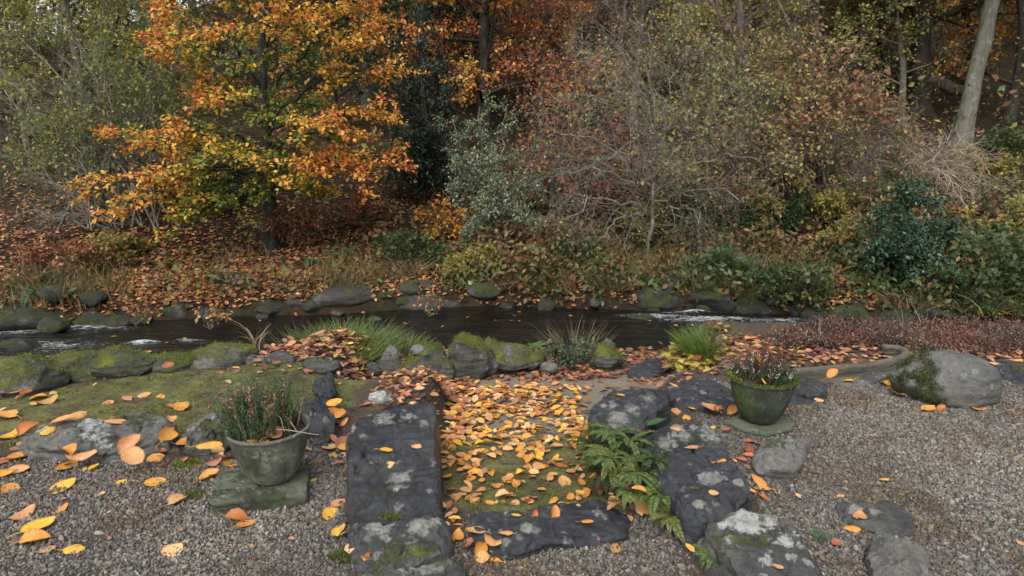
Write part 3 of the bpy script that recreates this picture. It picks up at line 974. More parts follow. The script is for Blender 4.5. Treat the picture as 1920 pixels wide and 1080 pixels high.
k = np.where((co[:, 0] < -.10 + .20 * fbm(co * 5, 4, 2)) & (co[:, 1] < .12) & (nr[:, 2] > -.5) & (fbm(co * 14, 3, 9) > -.25))[0]
k = rng.choice(k, 9000)
V, F, C = tufts(co[k] + rng.normal(0, .008, (9000, 3)), nr[k], .012, [((.035, .045, .012), 2), ((.07, .085, .018), 3), ((.12, .13, .025), 1)], .4, 1, .7)
obj('moss', mesh_np('moss', V, F, M['moss'], C), ob)['kind'] = 'stuff'
for i, (px, pb, h, w, mt) in enumerate([(700, 702, 20, 34, 'slate_grey'), (760, 708, 24, 40, 'mossy'), (838, 708, 30, 36, 'mossy'), (912, 700, 26, 40, 'slate_grey'), (1002, 690, 24, 44, 'mossy'), (820, 690, 40, 44, 'mossy'), (1030, 698, 16, 30, 'rock'), (918, 680, 40, 40, 'mossy')]):
    bank_rock('stone', 'small rough stone wedged between the wall end stones at the leaf bed', px, pb, pb - h, w, -.28, mt, 500 + i * 3, rz=i, sub=4, group='small stones of the wall end', tuft=500 if mt == 'mossy' else 0)
# white crusted stone on the long slab
b = P(712, 752, .13)
rock('white_stone', 'small white crusted stone on the far end of the long slab', (b[0], b[1] + .01, .145), (.058, .04, .038), 'white_stone', 0, 95, 5, .3, 'stone', None, 3)

# --- rocks of the far bank, at the water
G_FAR = 'rocks along the foot of the far bank'
far_rocks = [
    (45, 622, 575, 150, 'mossy_dark', 'wide green mossed rock at the water, far left of the far bank'),
    (180, 612, 585, 110, 'mossy_dark', 'low leafy mossed rock at the water near the left riffle'),
    (425, 585, 515, 115, 'mossy_dark', 'big dark mossy boulder on far bank below the orange beech'),
    (330, 600, 560, 90, 'mossy_dark', 'dark rock below the leaf covered bank left of the mossy boulder'),
    (640, 582, 532, 190, 'ledge', 'long pale rock ledge above the water right of the beech'),
    (790, 578, 528, 170, 'ledge', 'rounded end of the pale rock ledge, mossy on top'),
    (540, 590, 550, 110, 'ledge', 'low rock at the left end of the pale ledge'),
    (905, 560, 534, 56, 'mossy_dark', 'mossy stone lump on far bank below the grey green shrub'),
    (1000, 572, 548, 90, 'wet_rock', 'dark low rock at the water between ledge and bare shrub'),
    (1110, 575, 545, 100, 'wet_rock', 'dark rock under the bare shrub at the water'),
    (1240, 582, 530, 120, 'mossy_dark', 'dark mossy rock at the water below bare shrub trunk'),
    (1330, 590, 545, 100, 'wet_rock', 'black wet rock behind the white riffle'),
    (1425, 592, 556, 110, 'wet_rock', 'dark grey split rock at the water, right of the riffle'),
    (1520, 596, 560, 90, 'wet_rock', 'dark rock at the water below rusty bracken'),
    (1600, 605, 565, 110, 'mossy_dark', 'dark mossed rock at the water left of green boulder'),
    (1782, 600, 532, 75, 'mossy_dark', 'upright dark green mossy boulder on right of the far bank'),
    (1690, 612, 580, 90, 'wet_rock', 'low black rock at the water below the holly'),
    (1860, 622, 585, 110, 'mossy_dark', 'low mossed rock at the water, right end of the far bank'),
    (700, 608, 596, 30, 'wet_rock', 'small wet stone breaking the water near the grass clump'),
    (1205, 606, 590, 50, 'wet_rock', 'wet stone at the head of the white riffle'),
    (505, 598, 566, 60, 'wet_rock', 'dark rock in the water behind the dead grass clump'),
    (30, 668, 640, 70, 'wet_rock', 'dark wet rock in the river at the left frame edge'),
]
for i, (px, pb, pt, w, mt, lab) in enumerate(far_rocks):
    bank_rock('rock', lab, px, pb, pt, w, WATER_Z - .06 if pb > 570 else -.6, mt, 120 + i * 3, rz=rng.uniform(-.6, .6), group=G_FAR)

for i in range(40):
    x = -7.2 + 14.2 * (i + rng.uniform(0, 1)) / 40
    y = float(far_edge(np.array([x]))[0]) + rng.normal(.05, .16)
    w = rng.uniform(.07, .24)
    h = w * rng.uniform(.35, .7)
    rock('bank_stone', ('mossed stone half in the water along the foot of the far bank' if i % 3 == 0 else 'dark wet stone at the waterline of the far bank'), (x, y, WATER_Z + h * .25 + max(0, (y - float(far_edge(np.array([x]))[0])) * .9)), (w, w * .8, h),
         'mossy_dark' if i % 3 == 0 else ('ledge' if i % 3 == 1 and -3.5 < x < 0 else 'wet_rock'), rng.uniform(0, 6), 300 + i, 3, .2, 'stone', 'stones along the waterline of the far bank', 8)

# ------------------------------------------------------------------ curved kerb
def kerb():
    t = thing('kerb_edging', 'curved pale concrete kerb round the heather bed', 'kerb', tuple(P(1600, 690, 0)))
    o0 = np.array(t.location)
    pix = [(1488, 697), (1530, 695), (1575, 691), (1620, 686), (1660, 680), (1688, 672), (1699, 664), (1690, 656), (1672, 653), (1655, 653)]
    c = np.array([P(x, y, .075)[:2] for x, y in pix])
    q = np.repeat(c, 2, 0)
    def piece(name, a, b, w, z0, z1, rnd):
        s = np.linspace(a, b, 26)
        i = np.clip(s.astype(int), 0, len(c) - 2)
        # smooth line through the points
        def cat(k):
            return c[np.clip(k, 0, len(c) - 1)]
        u = (s - i)[:, None]
        p = .5 * ((2 * cat(i)) + (-cat(i - 1) + cat(i + 1)) * u + (2 * cat(i - 1) - 5 * cat(i) + 4 * cat(i + 1) - cat(i + 2)) * u ** 2 + (-cat(i - 1) + 3 * cat(i) - 3 * cat(i + 1) + cat(i + 2)) * u ** 3)
        d = np.gradient(p, axis=0)
        d = norm(d)
        nrm = np.stack([-d[:, 1], d[:, 0]], 1)
        prof = [(-w, z0)] + [(-w * math.cos(a), z1 - rnd + rnd * math.sin(a)) for a in np.linspace(0, math.pi, 9)] + [(w, z0)]
        rows = []
        for k, (a_, z_) in enumerate(prof):
            rows.append(np.concatenate([p + nrm * a_, np.full((len(p), 1), z_)], 1))
        V = np.stack(rows, 1)
        V[..., 2] += .006 * fbm(V.reshape(-1, 3) * 9, 3, 3).reshape(V.shape[:2])
        m, k = V.shape[:2]
        idx = np.arange(m * k).reshape(m, k)
        F = np.stack([idx[:-1, :-1], idx[1:, :-1], idx[1:, 1:], idx[:-1, 1:]], -1).reshape(-1, 4)
        caps = np.array([idx[0], idx[-1][::-1]])
        obj(name, mesh_np(name, V.reshape(-1, 3) - o0, [F, caps], M['kerb']), t)
    piece('kerb_piece', 0.0, 4.48, .028, -.03, .10, .028)
    piece('kerb_piece', 4.52, 8.98, .028, -.03, .10, .028)
    piece('kerb_footing', 0.2, 3.1, .065, -.06, .03, .02)
    piece('kerb_footing', 3.14, 6.2, .065, -.06, .03, .02)
kerb()

# ------------------------------------------------------------------ pots on plinths
def lathe(prof, n=72, wob=0., seed=0):
    prof = np.array(prof)
    a = np.arange(n) * 2 * math.pi / n
    V = np.stack([prof[:, None, 0] * np.cos(a), prof[:, None, 0] * np.sin(a), np.repeat(prof[:, 1:2], n, 1)], -1)
    if wob:
        h = fbm(V.reshape(-1, 3) * 9, 4, seed).reshape(V.shape[:2])
        V[..., 0] *= 1 + wob * h
        V[..., 1] *= 1 + wob * h
    m = len(prof)
    idx = np.arange(m * n).reshape(m, n)
    nx = np.roll(idx, -1, 1)
    F = np.stack([idx[:-1], nx[:-1], nx[1:], idx[1:]], -1).reshape(-1, 4)
    return V.reshape(-1, 3), F

def smooth_prof(pts, n=26):
    pts = np.array(pts, float)
    cum = np.concatenate([[0], np.cumsum(np.linalg.norm(np.diff(pts, axis=0), axis=1))])
    s = np.linspace(0, cum[-1], n)
    r = np.stack([np.interp(s, cum, pts[:, k]) for k in (0, 1)], 1)
    r[1:-1] = .25 * r[:-2] + .5 * r[1:-1] + .25 * r[2:]
    return r

def planter(label, base_px, top_w_px, py_rim_front, zbase, mat, group):
    b = P(base_px[0], base_px[1], zbase)
    depth = b[1] * CP + (CAM_H - zbase) * SP
    R = top_w_px / 2 / FPX * depth * .965
    H = R * 1.42
    cy = b[1] + R * .40
    t = thing('planter_pot', label, 'plant pot', (b[0], cy, zbase), group)
    outer = smooth_prof([(0.0, 0), (.30 * R, 0), (.46 * R, .015 * H), (.60 * R, .14 * H), (.73 * R, .32 * H), (.83 * R, .52 * H), (.91 * R, .75 * H), (.965 * R, .93 * H)], 30)
    V, F = lathe(outer, 80, .012, 5)
    obj('bowl', mesh_np('bowl', V, F, M[mat]), t)
    rim = [(.962 * R, .925 * H), (.995 * R, .945 * H), (1.0 * R, .985 * H), (.975 * R, 1.0 * H), (.925 * R, .995 * H), (.90 * R, .96 * H), (.88 * R, .80 * H)]
    V, F = lathe(rim, 80, .012, 6)
    obj('rim', mesh_np('rim', V, F, M[mat]), t)
    rr = np.linspace(0, .895, 14) * R
    prof = np.stack([rr, .86 * H + .02 * np.cos(rr / R * 1.6)], 1)
    V, F = lathe(prof, 48)
    V[:, 2] += .012 * fbm(V * 25, 4, 9)
    obj('soil', mesh_np('soil', V, F, M['soil']), t)
    return t, R, H, (b[0], cy, zbase)

# plinths first: they carry the pots
slab('plinth', 'square green stained stone slab under the pot of green heather',
     [(392, 940), (400, 905), (412, 880), (470, 876), (560, 864), (578, 866), (578, 890), (574, 922), (548, 928), (470, 934), (400, 944)], .062, -.03, 'plinth', cat='plinth', cut=.04, n=150, K=26, side=8, rough=.006, flare=.0, seed=70, spots=[(415, 925, 14), (450, 918, 10), (400, 935, 12)], dome=.0, edge=.006, strata=.4)
slab('plinth', 'thin square stone slab under the dark mossy pot',
     [(1358, 788), (1380, 778), (1480, 774), (1494, 790), (1484, 802), (1440, 812), (1390, 802)], .03, -.04, 'plinth', cat='plinth', cut=.04, n=110, K=18, side=6, rough=.006, flare=.0, seed=72, dome=.0, edge=.006, strata=.4)

pot1, R1, H1, c1 = planter('weathered grey concrete pot planted with green heather on square slab', (502, 911), 158, 0, .064, 'pot_grey', 'concrete garden pots')
pot2, R2, H2, c2 = planter('dark green mossy concrete pot planted with white flowering heather', (1432, 797), 128, 0, .032, 'pot_dark', 'concrete garden pots')

def blades(n, cx, cy, cz, r, h0, h1, lean, pal, w=.004, seg=4, r_in=0., droop=.3, curl=None):
    """curved grass blades as strips; returns V, F, C"""
    a = rng.uniform(0, 6.283, n)
    rr = r * np.sqrt(rng.uniform(r_in, 1, n))
    base = np.stack([cx + rr * np.cos(a), cy + rr * np.sin(a), np.full(n, cz) if np.isscalar(cz) else cz], 1)
    d = np.stack([np.cos(a + rng.normal(0, .7, n)) * lean * rr / max(r, 1e-6), np.sin(a + rng.normal(0, .7, n)) * lean * rr / max(r, 1e-6), np.ones(n)], 1)
    d[:, :2] += rng.normal(0, .14, (n, 2))
    d = norm(d)
    L = rng.uniform(h0, h1, n)
    pts = [base]
    for k in range(seg):
        pts.append(pts[-1] + d * (L / seg)[:, None])
        dr = droop * rng.uniform(.4, 1.5, n) / seg
        out = d.copy()
        out[:, 2] = 0
        d = norm(d + norm(out + 1e-6) * dr[:, None] - np.array([0, 0, .6]) * dr[:, None] * (k / seg))
    pts = np.stack(pts, 1)
    side = norm(np.cross(pts[:, -1] - pts[:, 0], rng.normal(0, 1, (n, 3))))
    wd = w * rng.uniform(.6, 1.3, n)[:, None] * np.linspace(1, .12, seg + 1)[None]
    V = np.stack([pts - side[:, None] * wd[..., None], pts + side[:, None] * wd[..., None]], 2)
    idx = np.arange(n * (seg + 1) * 2).reshape(n, seg + 1, 2)
    F = np.stack([idx[:, :-1, 0], idx[:, :-1, 1], idx[:, 1:, 1], idx[:, 1:, 0]], -1).reshape(-1, 4)
    C = np.repeat(pick(pal, n), (seg + 1) * 2, 0)
    return V.reshape(-1, 3), F, C

def joinc(parts):
    V, F = join([(v, f) for v, f, _ in parts])
    return V, F, np.concatenate([c for *_, c in parts])

def heather(label, pot_c, R, H, n, h0, h1, xr, pal, fl_pal, fl_frac, fl_size, lean=.25):
    """upright heather stems thick with needles, flowers towards the tips"""
    t = thing('heather_plant', label, 'plant', (pot_c[0], pot_c[1], pot_c[2] + .86 * H), 'heathers growing in the pots')
    a = rng.uniform(0, 6.283, n)
    rr = R * .8 * np.sqrt(rng.uniform(0, 1, n))
    base = np.stack([rr * np.cos(a), rr * np.sin(a), np.zeros(n)], 1)
    cid = rng.integers(0, 9, n)
    cc = rng.uniform(-.62, .62, (9, 2)) * R
    base[:, :2] = base[:, :2] * .6 + cc[cid] * .62
    ch = rng.uniform(.6, 1.12, 9)[cid]
    keep = (base[:, 0] > xr[0] * R) & (base[:, 0] < xr[1] * R)
    base, ch = base[keep], ch[keep]
    n = len(base)
    d = norm(np.concatenate([base[:, :2] / R * lean, np.ones((n, 1))], 1) + rng.normal(0, .14, (n, 3)))
    L = rng.uniform(h0, h1, n) * ch
    pts = [base]
    for k in range(4):
        pts.append(pts[-1] + d * (L / 4)[:, None])
        d = norm(d + rng.normal(0, .07, d.shape) + np.array([0, 0, .05]))
    pts = np.stack(pts, 1)
    V, F = tubes(pts, np.full((n, 1), .0016) * np.linspace(1, .5, 5)[None], 3)
    obj('stem', mesh_np('stem', V, F, M['twig_olive']), t)['kind'] = 'stuff'
    p, dd = along(pts, 70, .06, .0015)
    m = len(p)
    nd = norm(dd * .8 + rng.normal(0, .55, (m, 3)))
    V, F, C = leaves(p, nd, rng.normal(0, 1, (m, 3)), rng.uniform(.008, .016, m), .0036, pick(pal, m), T_DIA)
    obj('foliage', mesh_np('foliage', V, F, M['grass'], C), t)['kind'] = 'stuff'
    k = rng.uniform(0, 1, n) < fl_frac
    if k.any():
        p, dd = along(pts[k], 16, .72, .003)
        m = len(p)
        V, F, C = leaves(p, norm(dd * .2 + rng.normal(0, 1, (m, 3))), rng.normal(0, 1, (m, 3)), fl_size, fl_size * .8, pick(fl_pal, m, p * 10, .5), T_DIA)
        obj('blossom', mesh_np('blossom', V, F, M['petal'], C), t)['kind'] = 'stuff'
    return t

GREEN = [((.045, .10, .028), 3), ((.075, .14, .042), 3), ((.12, .17, .06), 1)]
heather('tall bright green heather with salmon tips in the weathered grey pot', c1, R1, H1, 250, .14, .25, (-1, .5), GREEN,
        [((.55, .22, .14), 3), ((.50, .20, .22), 2), ((.30, .13, .05), 1)], .22, .008, .42)
heather('short tuft of green heather with purple tips at left side of grey pot', (c1[0] - R1 * .45, c1[1], c1[2]), R1 * .55, H1, 22, .17, .235, (-1, 0), GREEN, [((.42, .13, .30), 3), ((.6, .3, .4), 1)], .35, .010)
heather('sparse heather with dull green shoots at right side of grey pot', c1, R1, H1, 90, .06, .16, (.1, 1), [((.06, .10, .03), 2), ((.12, .14, .05), 1)], [((.5, .2, .1), 1)], .3, .008)
heather('white and red flowering heather in the dark mossy pot', c2, R2, H2, 170, .08, .15, (-1, .55), [((.05, .075, .025), 3), ((.10, .085, .05), 2)],
        [((.66, .62, .58), 4), ((.35, .06, .05), 2)], .38, .008, .4)
heather('dark red heather shoots at the back of the dark mossy pot', (c2[0] + R2 * .1, c2[1] + R2 * .3, c2[2]), R2 * .7, H2, 60, .12, .19, (-.6, 1), [((.16, .04, .03), 2), ((.06, .07, .025), 1)], [((.32, .05, .06), 1)], .5, .008, .3)
heather('bright green moss-like heather sprig at right of the dark mossy pot', (c2[0] + R2 * .25, c2[1] - R2 * .2, c2[2]), R2 * .4, H2, 45, .04, .07, (-1, 1), [((.06, .15, .03), 1)], [((.5, .2, .1), 1)], .0, .008, .5)

# dead strands over the rim of the first pot
def strands(label, cx, cy, cz, items):
    t = thing('dry_stalks', label, 'dead stalks', (cx, cy, cz))
    for pts in items:
        p = np.array(pts)[None] - np.array([cx, cy, cz])
        V, F = tubes(p, np.linspace(.0022, .0012, p.shape[1])[None], 4)
        obj('stalk', mesh_np('stalk', V, F, M['twig_straw']), t)
zt = c1[2] + H1
strands('thin straw coloured dead stalks hanging over the grey pot rim', c1[0] + .08, c1[1], zt - .02, [
    [(c1[0] + .02, c1[1] - .05, zt - .02), (c1[0] + .06, c1[1] - .08, zt + .02), (c1[0] + .12, c1[1] - .1, zt + .025), (c1[0] + .2, c1[1] - .1, zt + .01), (c1[0] + .235, c1[1] - .09, zt)],
    [(c1[0] + .05, c1[1], zt - .03), (c1[0] + .08, c1[1] - .02, zt + .05), (c1[0] + .11, c1[1] - .05, zt + .04), (c1[0] + .15, c1[1] - .09, zt + .01)],
    [(c1[0] + .1, c1[1] + .05, zt - .03), (c1[0] + .12, c1[1] + .05, zt + .05), (c1[0] + .13, c1[1] + .05, zt + .11)],
    [(c1[0] + .02, c1[1] - .02, zt - .03), (c1[0] + .04, c1[1] - .05, zt + .08), (c1[0] + .075, c1[1] - .06, zt + .06), (c1[0] + .1, c1[1] - .1, zt + .02)],
    [(c1[0] - .06, c1[1] - .06, zt - .03), (c1[0] - .03, c1[1] - .08, zt + .005), (c1[0], c1[1] - .1, zt - .005)]])

# moss on the second pot's rim, creeping greenery at its foot
a = rng.uniform(0, 6.283, 2600)
a = a[rng.uniform(0, 1, len(a)) < .35 + .65 * S(np.sin(a + 2.6 + 3.1), -.3, .5)]
rr = R2 * rng.uniform(.9, 1.02, len(a))
pos = np.stack([rr * np.cos(a), rr * np.sin(a), np.full(len(a), H2 * .985)], 1)
V, F, C = tufts(pos, np.tile([0, 0, 1.], (len(a), 1)), .015, [((.06, .08, .015), 3), ((.11, .13, .02), 3), ((.17, .18, .03), 1)], .35, 2)
tag(obj('moss', mesh_np('moss', V, F, M['moss'], C), pot2), 'bright green moss on the pot rim')['kind'] = 'stuff'

# ------------------------------------------------------------------ ferns
def frond_mesh(L, npin, arch, pal, seed, wide=.30, mat='grass'):
    """one arching frond along +x: a rib with pairs of toothed leaflets"""
    r2 = np.random.default_rng(seed)
    t = np.linspace(0, 1, 14)
    ang = .95 - arch * t
    dx, dz = np.cos(ang), np.sin(ang)
    x = np.concatenate([[0], np.cumsum(dx[:-1])]) / 13 * L
    z = np.concatenate([[0], np.cumsum(dz[:-1])]) / 13 * L
    y = .05 * L * np.sin(t * 3 + seed)
    pth = np.stack([x, y, z], 1)
    V0, F0 = tubes(pth[None], np.linspace(.0022, .0006, 14)[None] * (L / .3), 3)
    parts = [(V0, F0, np.tile(np.array([.09, .085, .03]), (len(V0), 1)))]
    tt = np.linspace(.16, .985, npin)
    f = tt * 13
    i = np.clip(f.astype(int), 0, 12)
    w = (f - i)[:, None]
    p = pth[i] * (1 - w) + pth[i + 1] * w
    d = norm(pth[i + 1] - pth[i])
    ln = L * wide * np.sin(np.clip((tt * .86 + .14), 0, 1) * math.pi) ** .8 * .72 + .005
    for s in (-1, 1):
        side = np.array([0, s, 0]) * .95 + d * .45 + np.array([0, 0, -.12]) + r2.normal(0, .08, (npin, 3))
        up = np.cross(d, np.array([0, 1., 0])) * -1 + r2.normal(0, .25, (npin, 3))
        cc = pick(pal, npin)
        parts.append(leaves(p, side, up, ln, ln * .19 + .0015, cc, T_HEX))
    V, F, C = joinc(parts)
    return mesh_np('frond', V, F, M[mat], C)

FERN_G = [((.07, .125, .03), 3), ((.12, .175, .05), 3), ((.19, .22, .08), 1.5)]
FERN_D = [((.04, .075, .022), 3), ((.065, .105, .03), 2)]
FERN_Y = [((.16, .18, .05), 2), ((.21, .20, .06), 2), ((.10, .14, .04), 2)]
FERN_R = [((.26, .11, .035), 3), ((.32, .17, .06), 2), ((.15, .06, .02), 1)]
frond_sets = {}
for key, pal in (('g', FERN_G), ('d', FERN_D), ('y', FERN_Y), ('r', FERN_R)):
    frond_sets[key] = [frond_mesh(.3, 38, 1.2 + .5 * k, pal, 40 + k, .17) for k in range(4)]

def fern(label, loc, size, n, key, group=None, face=None, spread=6.283, lift=0.):
    t = thing('fern', label, 'fern', loc, group)
    for k in range(n):
        o = obj('frond', frond_sets[key][k % 4], t)
        az = (face if face is not None else 0) + (k + .5) / n * spread - spread / 2 + rng.normal(0, .16)
        o.rotation_euler = (rng.normal(0, .2), rng.normal(0, .18) - lift, az)
        s = size / .3 * rng.uniform(.75, 1.15)
        o.scale = (s, s, s)
    return t

G_F1 = 'small ferns growing out of the right wall'
for (px, py, z, sz, n, key, face, lab) in [
    (1112, 840, -.10, .17, 8, 'd', 3.6, 'dark fern at the foot of the square far wall stone'),
    (1135, 865, .02, .12, 7, 'g', 3.7, 'small fern between the two darkest ferns of the right wall'),
    (1185, 925, -.02, .13, 7, 'g', 3.9, 'small fern just above the bright orange leaves by the step'),
    (1228, 865, .05, .12, 7, 'd', 4.1, 'small dark fern under the left edge of the purplish slab'),
    (1150, 815, .00, .17, 8, 'g', 3.9, 'green fern just below the square far wall stone'),
    (1180, 832, .02, .16, 7, 'g', 4.2, 'green fern squeezed between square wall stone and big purplish slab'),
    (1165, 870, -.03, .20, 9, 'y', 3.9, 'yellowish fern hanging midway down the right wall'),
    (1130, 890, -.12, .17, 9, 'd', 3.6, 'dark green fern low down by the path behind the step'),
    (1205, 895, -.03, .20, 9, 'g', 4.0, 'largest green fern drooping over the orange leaves by the step'),
    (1245, 935, -.03, .19, 8, 'g', 3.9, 'fern with long fronds under the big purplish slab'),
    (1262, 975, -.05, .16, 8, 'y', 4.0, 'light green fern above the golden leaf in the gap'),
    (1340, 1050, -.05, .10, 6, 'g', 4.0, 'tiny fern at the shaded side of the white lichen slab'),
]:
    fern(lab, tuple(P(px, py, z + .09)), sz * .9, n + 7, key, G_F1, face + .5, 4.2)
fern('small bright green fern standing on the wall end before the river', tuple(P(1002, 655, -.22)), .17, 9, 'g', None)
fern('small fern poking from moss left of the long slab', tuple(P(655, 765, .0)), .09, 6, 'g', None)
t = thing('wild_plant', 'broad green leaved plant in the crack behind the ferns', 'plant', tuple(P(1212, 805, .06)))
for k, (dx, dy, dz, az, L) in enumerate([(0, 0, .02, .3, .11), (-.03, -.01, .0, 2.6, .09), (-.05, -.03, -.01, 3.4, .08), (.02, -.03, .0, -.9, .07), (-.02, .02, .02, 1.8, .08)]):
    V, F, C = leaves(np.array([[dx, dy, dz]]), np.array([[math.cos(az), math.sin(az), .25]]), np.array([[0, 0, 1.]]), L, L * .45, np.array([[.05, .12, .035]]), T_HEX)
    obj('leaf', mesh_np('leaf', V, F, M['grass'], C), t)
t = thing('wild_plant', 'small round leaved seedling beside the white lichen slab', 'plant', tuple(P(1535, 1015, .0)))
for k in range(6):
    az = k * 1.1
    V, F, C = leaves(np.array([[.02 * math.cos(az * 1.9), .02 * math.sin(az * 1.9), .018 + .004 * k]]), np.array([[math.cos(az), math.sin(az), .35]]), np.array([[0, 0, 1.]]), .024, .019, np.array([[.06, .14, .05]]), T_HEX)
    obj('leaf', mesh_np('leaf', V, F, M['grass'], C), t)

# ------------------------------------------------------------------ grasses and low plants of the near bank
def tuft_obj(name, label, cat, loc, n, r, h0, h1, lean, pal, w=.004, droop=.5, group=None, mat='grass'):
    V, F, C = blades(n, 0, 0, 0., r, h0, h1, lean, pal, w, 4, 0, droop)
    return tag(obj(name, mesh_np(name, V, F, M[mat], C), loc=loc), label, cat, group)
GR = [((.07, .10, .025), 3), ((.12, .15, .045), 2), ((.19, .19, .08), 1), ((.045, .07, .02), 2)]
tuft_obj('grass_clump', 'large spreading clump of green grass on river bank before dark water', 'grass', tuple(P(650, 655, -.2)), 1500, .42, .08, .27, 1.3, [((.12, .17, .045), 3), ((.19, .23, .08), 2), ((.08, .12, .03), 2)], .0032, .6)
tuft_obj('grass_clump', 'low right end of the spreading grass, beside the upright slab', 'grass', tuple(P(735, 655, -.22)), 500, .26, .06, .18, 1.4, [((.12, .17, .045), 3), ((.19, .23, .08), 2)], .0032)
tuft_obj('grass_clump', 'thin grey green grass left of the spreading clump', 'grass', tuple(P(575, 655, -.2)), 300, .22, .1, .26, 1.2, GR, .003)
tuft_obj('dead_grass', 'clump of bleached dead leaves drooping above the leaf bed', 'dead grass', tuple(P(485, 655, -.12)), 18, .05, .2, .33, .25, [((.34, .25, .17), 2), ((.26, .18, .11), 1)], .008, 1.7)
tuft_obj('grass_clump', 'bright green feathery clump behind the yellowing plants', 'grass', tuple(P(1335, 660, -.14)), 1300, .23, .10, .25, .9, [((.10, .17, .03), 3), ((.16, .21, .05), 2), ((.07, .12, .025), 1)], .003, .7)
tuft_obj('grass_clump', 'straw coloured grass stalks standing above the low shrub', 'grass', tuple(P(1080, 660, -.28)), 170, .2, .16, .32, .9, [((.22, .17, .10), 2), ((.10, .11, .04), 1)], .0025, .5)
for px, py, h in ((1535, 640, .22), (1700, 625, .25), (1640, 632, .2), (1735, 622, .28)):
    tuft_obj('grass_stalk', 'pale thin grass stalk standing at the back of the heather bed', 'grass', tuple(P(px, py, -.02)), 6, .03, h * .7, h, .3, [((.35, .30, .16), 1)], .0025, .3, 'pale grass stalks in the heather bed')
for (px, py, z, n, r, lab) in [(1310, 690, -.2, 170, .2, 'yellow and red leaved plants before the bright green clump'), (1283, 668, -.2, 90, .13, 'mossy yellow leafy plant beside the flat grey slab')]:
    V, F, C = blades(n, 0, 0, 0., r, .03, .10, 1.4, GR, .003, 3, 0, .6)
    a = rng.uniform(0, 6.283, n)
    p = V.reshape(n, -1, 3)[:, -1]
    LV = leaves(p, np.stack([np.cos(a), np.sin(a), rng.normal(-.3, .4, n)], 1), np.tile([0, 0, 1.], (n, 1)) + rng.normal(0, .4, (n, 3)), rng.uniform(.05, .11, n), rng.uniform(.025, .05, n),
                pick([((.36, .30, .05), 3), ((.45, .33, .09), 2), ((.16, .2, .05), 2), ((.25, .07, .04), 1)], n), T_HEX)
    t = thing('leafy_plant', lab, 'plant', tuple(P(px, py, z)), 'yellowing plants at the end of the sandy path')
    obj('stem', mesh_np('stem', V, F, M['grass'], C), t)['kind'] = 'stuff'
    obj('foliage', mesh_np('foliage', *LV[:2], M['leaf'], LV[2]), t)['kind'] = 'stuff'

def bush(name, label, cat, loc, r, h, nstem, levels, leaf, bark, group=None, lean=.6, r0=.012, root='stem', sides=4):
    """stems from one foot, branching; leaf = dict(per, L, W, pal, mat, tpl) or None"""
    t = thing(name, label, cat, loc, group)
    a = rng.uniform(0, 6.283, nstem)
    b = np.stack([np.cos(a), np.sin(a), np.zeros(nstem)], 1) * r * .18 * rng.uniform(.2, 1, (nstem, 1))
    d = norm(np.stack([np.cos(a) * lean, np.sin(a) * lean, np.ones(nstem)], 1) * np.array([r / max(r, h), r / max(r, h), 1]) + rng.normal(0, .15, (nstem, 3)))
    pts = [b]
    L = h * rng.uniform(.7, 1.1, nstem)
    for k in range(6):
        pts.append(pts[-1] + d * (L / 6)[:, None])
        d = norm(d + rng.normal(0, .1, d.shape))
    lv = [(np.stack(pts, 1), np.full((nstem, 1), r0) * np.linspace(1, .4, 7)[None], np.arange(nstem))]
    for kw in levels:
        p, rr, pi = grow(lv[-1][0], lv[-1][1], **kw)
        lv.append((p, rr, lv[-1][2][pi]))
    if root == 'joined':
        ids = [None]
    else:
        ids = range(nstem)
    for i in ids:
        parts = []
        for k, (p, rr, ri) in enumerate(lv):
            s = slice(None) if i is None else ri == i
            parts.append(tubes(p[s], np.maximum(rr[s], .0012), sides if k < 2 else 3))
        V, F = join(parts)
        o = obj('stem', mesh_np('stem', V, F, M[bark]), t)
        if i is None:
            o['kind'] = 'stuff'
    if leaf:
        p, d = along(lv[-1][0], leaf['per'], .05, leaf.get('jit', .02))
        n = len(p)
        d = norm(d * .5 + rng.normal(0, .7, (n, 3)) + np.array([0, 0, -.2]))
        nr = np.array([0, 0, 1.]) + rng.normal(0, .55, (n, 3))
        Ls = leaf['L'] * rng.uniform(.65, 1.25, n)
        V, F, C = leaves(p, d, nr, Ls, Ls * leaf.get('W', .6), pick(leaf['pal'], n, p, leaf.get('clump', .5), leaf.get('sc', 1.2), len(bpy.data.objects) % 97), leaf.get('tpl', T_DIA))
        obj('foliage', mesh_np('foliage', V, F, M[leaf.get('mat', 'leaf')], C), t)['kind'] = 'stuff'
    return t

bush('low_shrub', 'low dark leaved shrub with pale variegated leaves on the wall end', 'shrub', tuple(P(1068, 688, -.28)), .26, .22, 12,
     [dict(n=6, t0=.2, t1=1, L=.12, ang=.7, npts=4)], dict(per=9, L=.035, W=.6, pal=[((.05, .075, .035), 3), ((.11, .13, .07), 1), ((.3, .32, .22), .5)], mat='leaf_tough'), 'bark_mid', r0=.004)

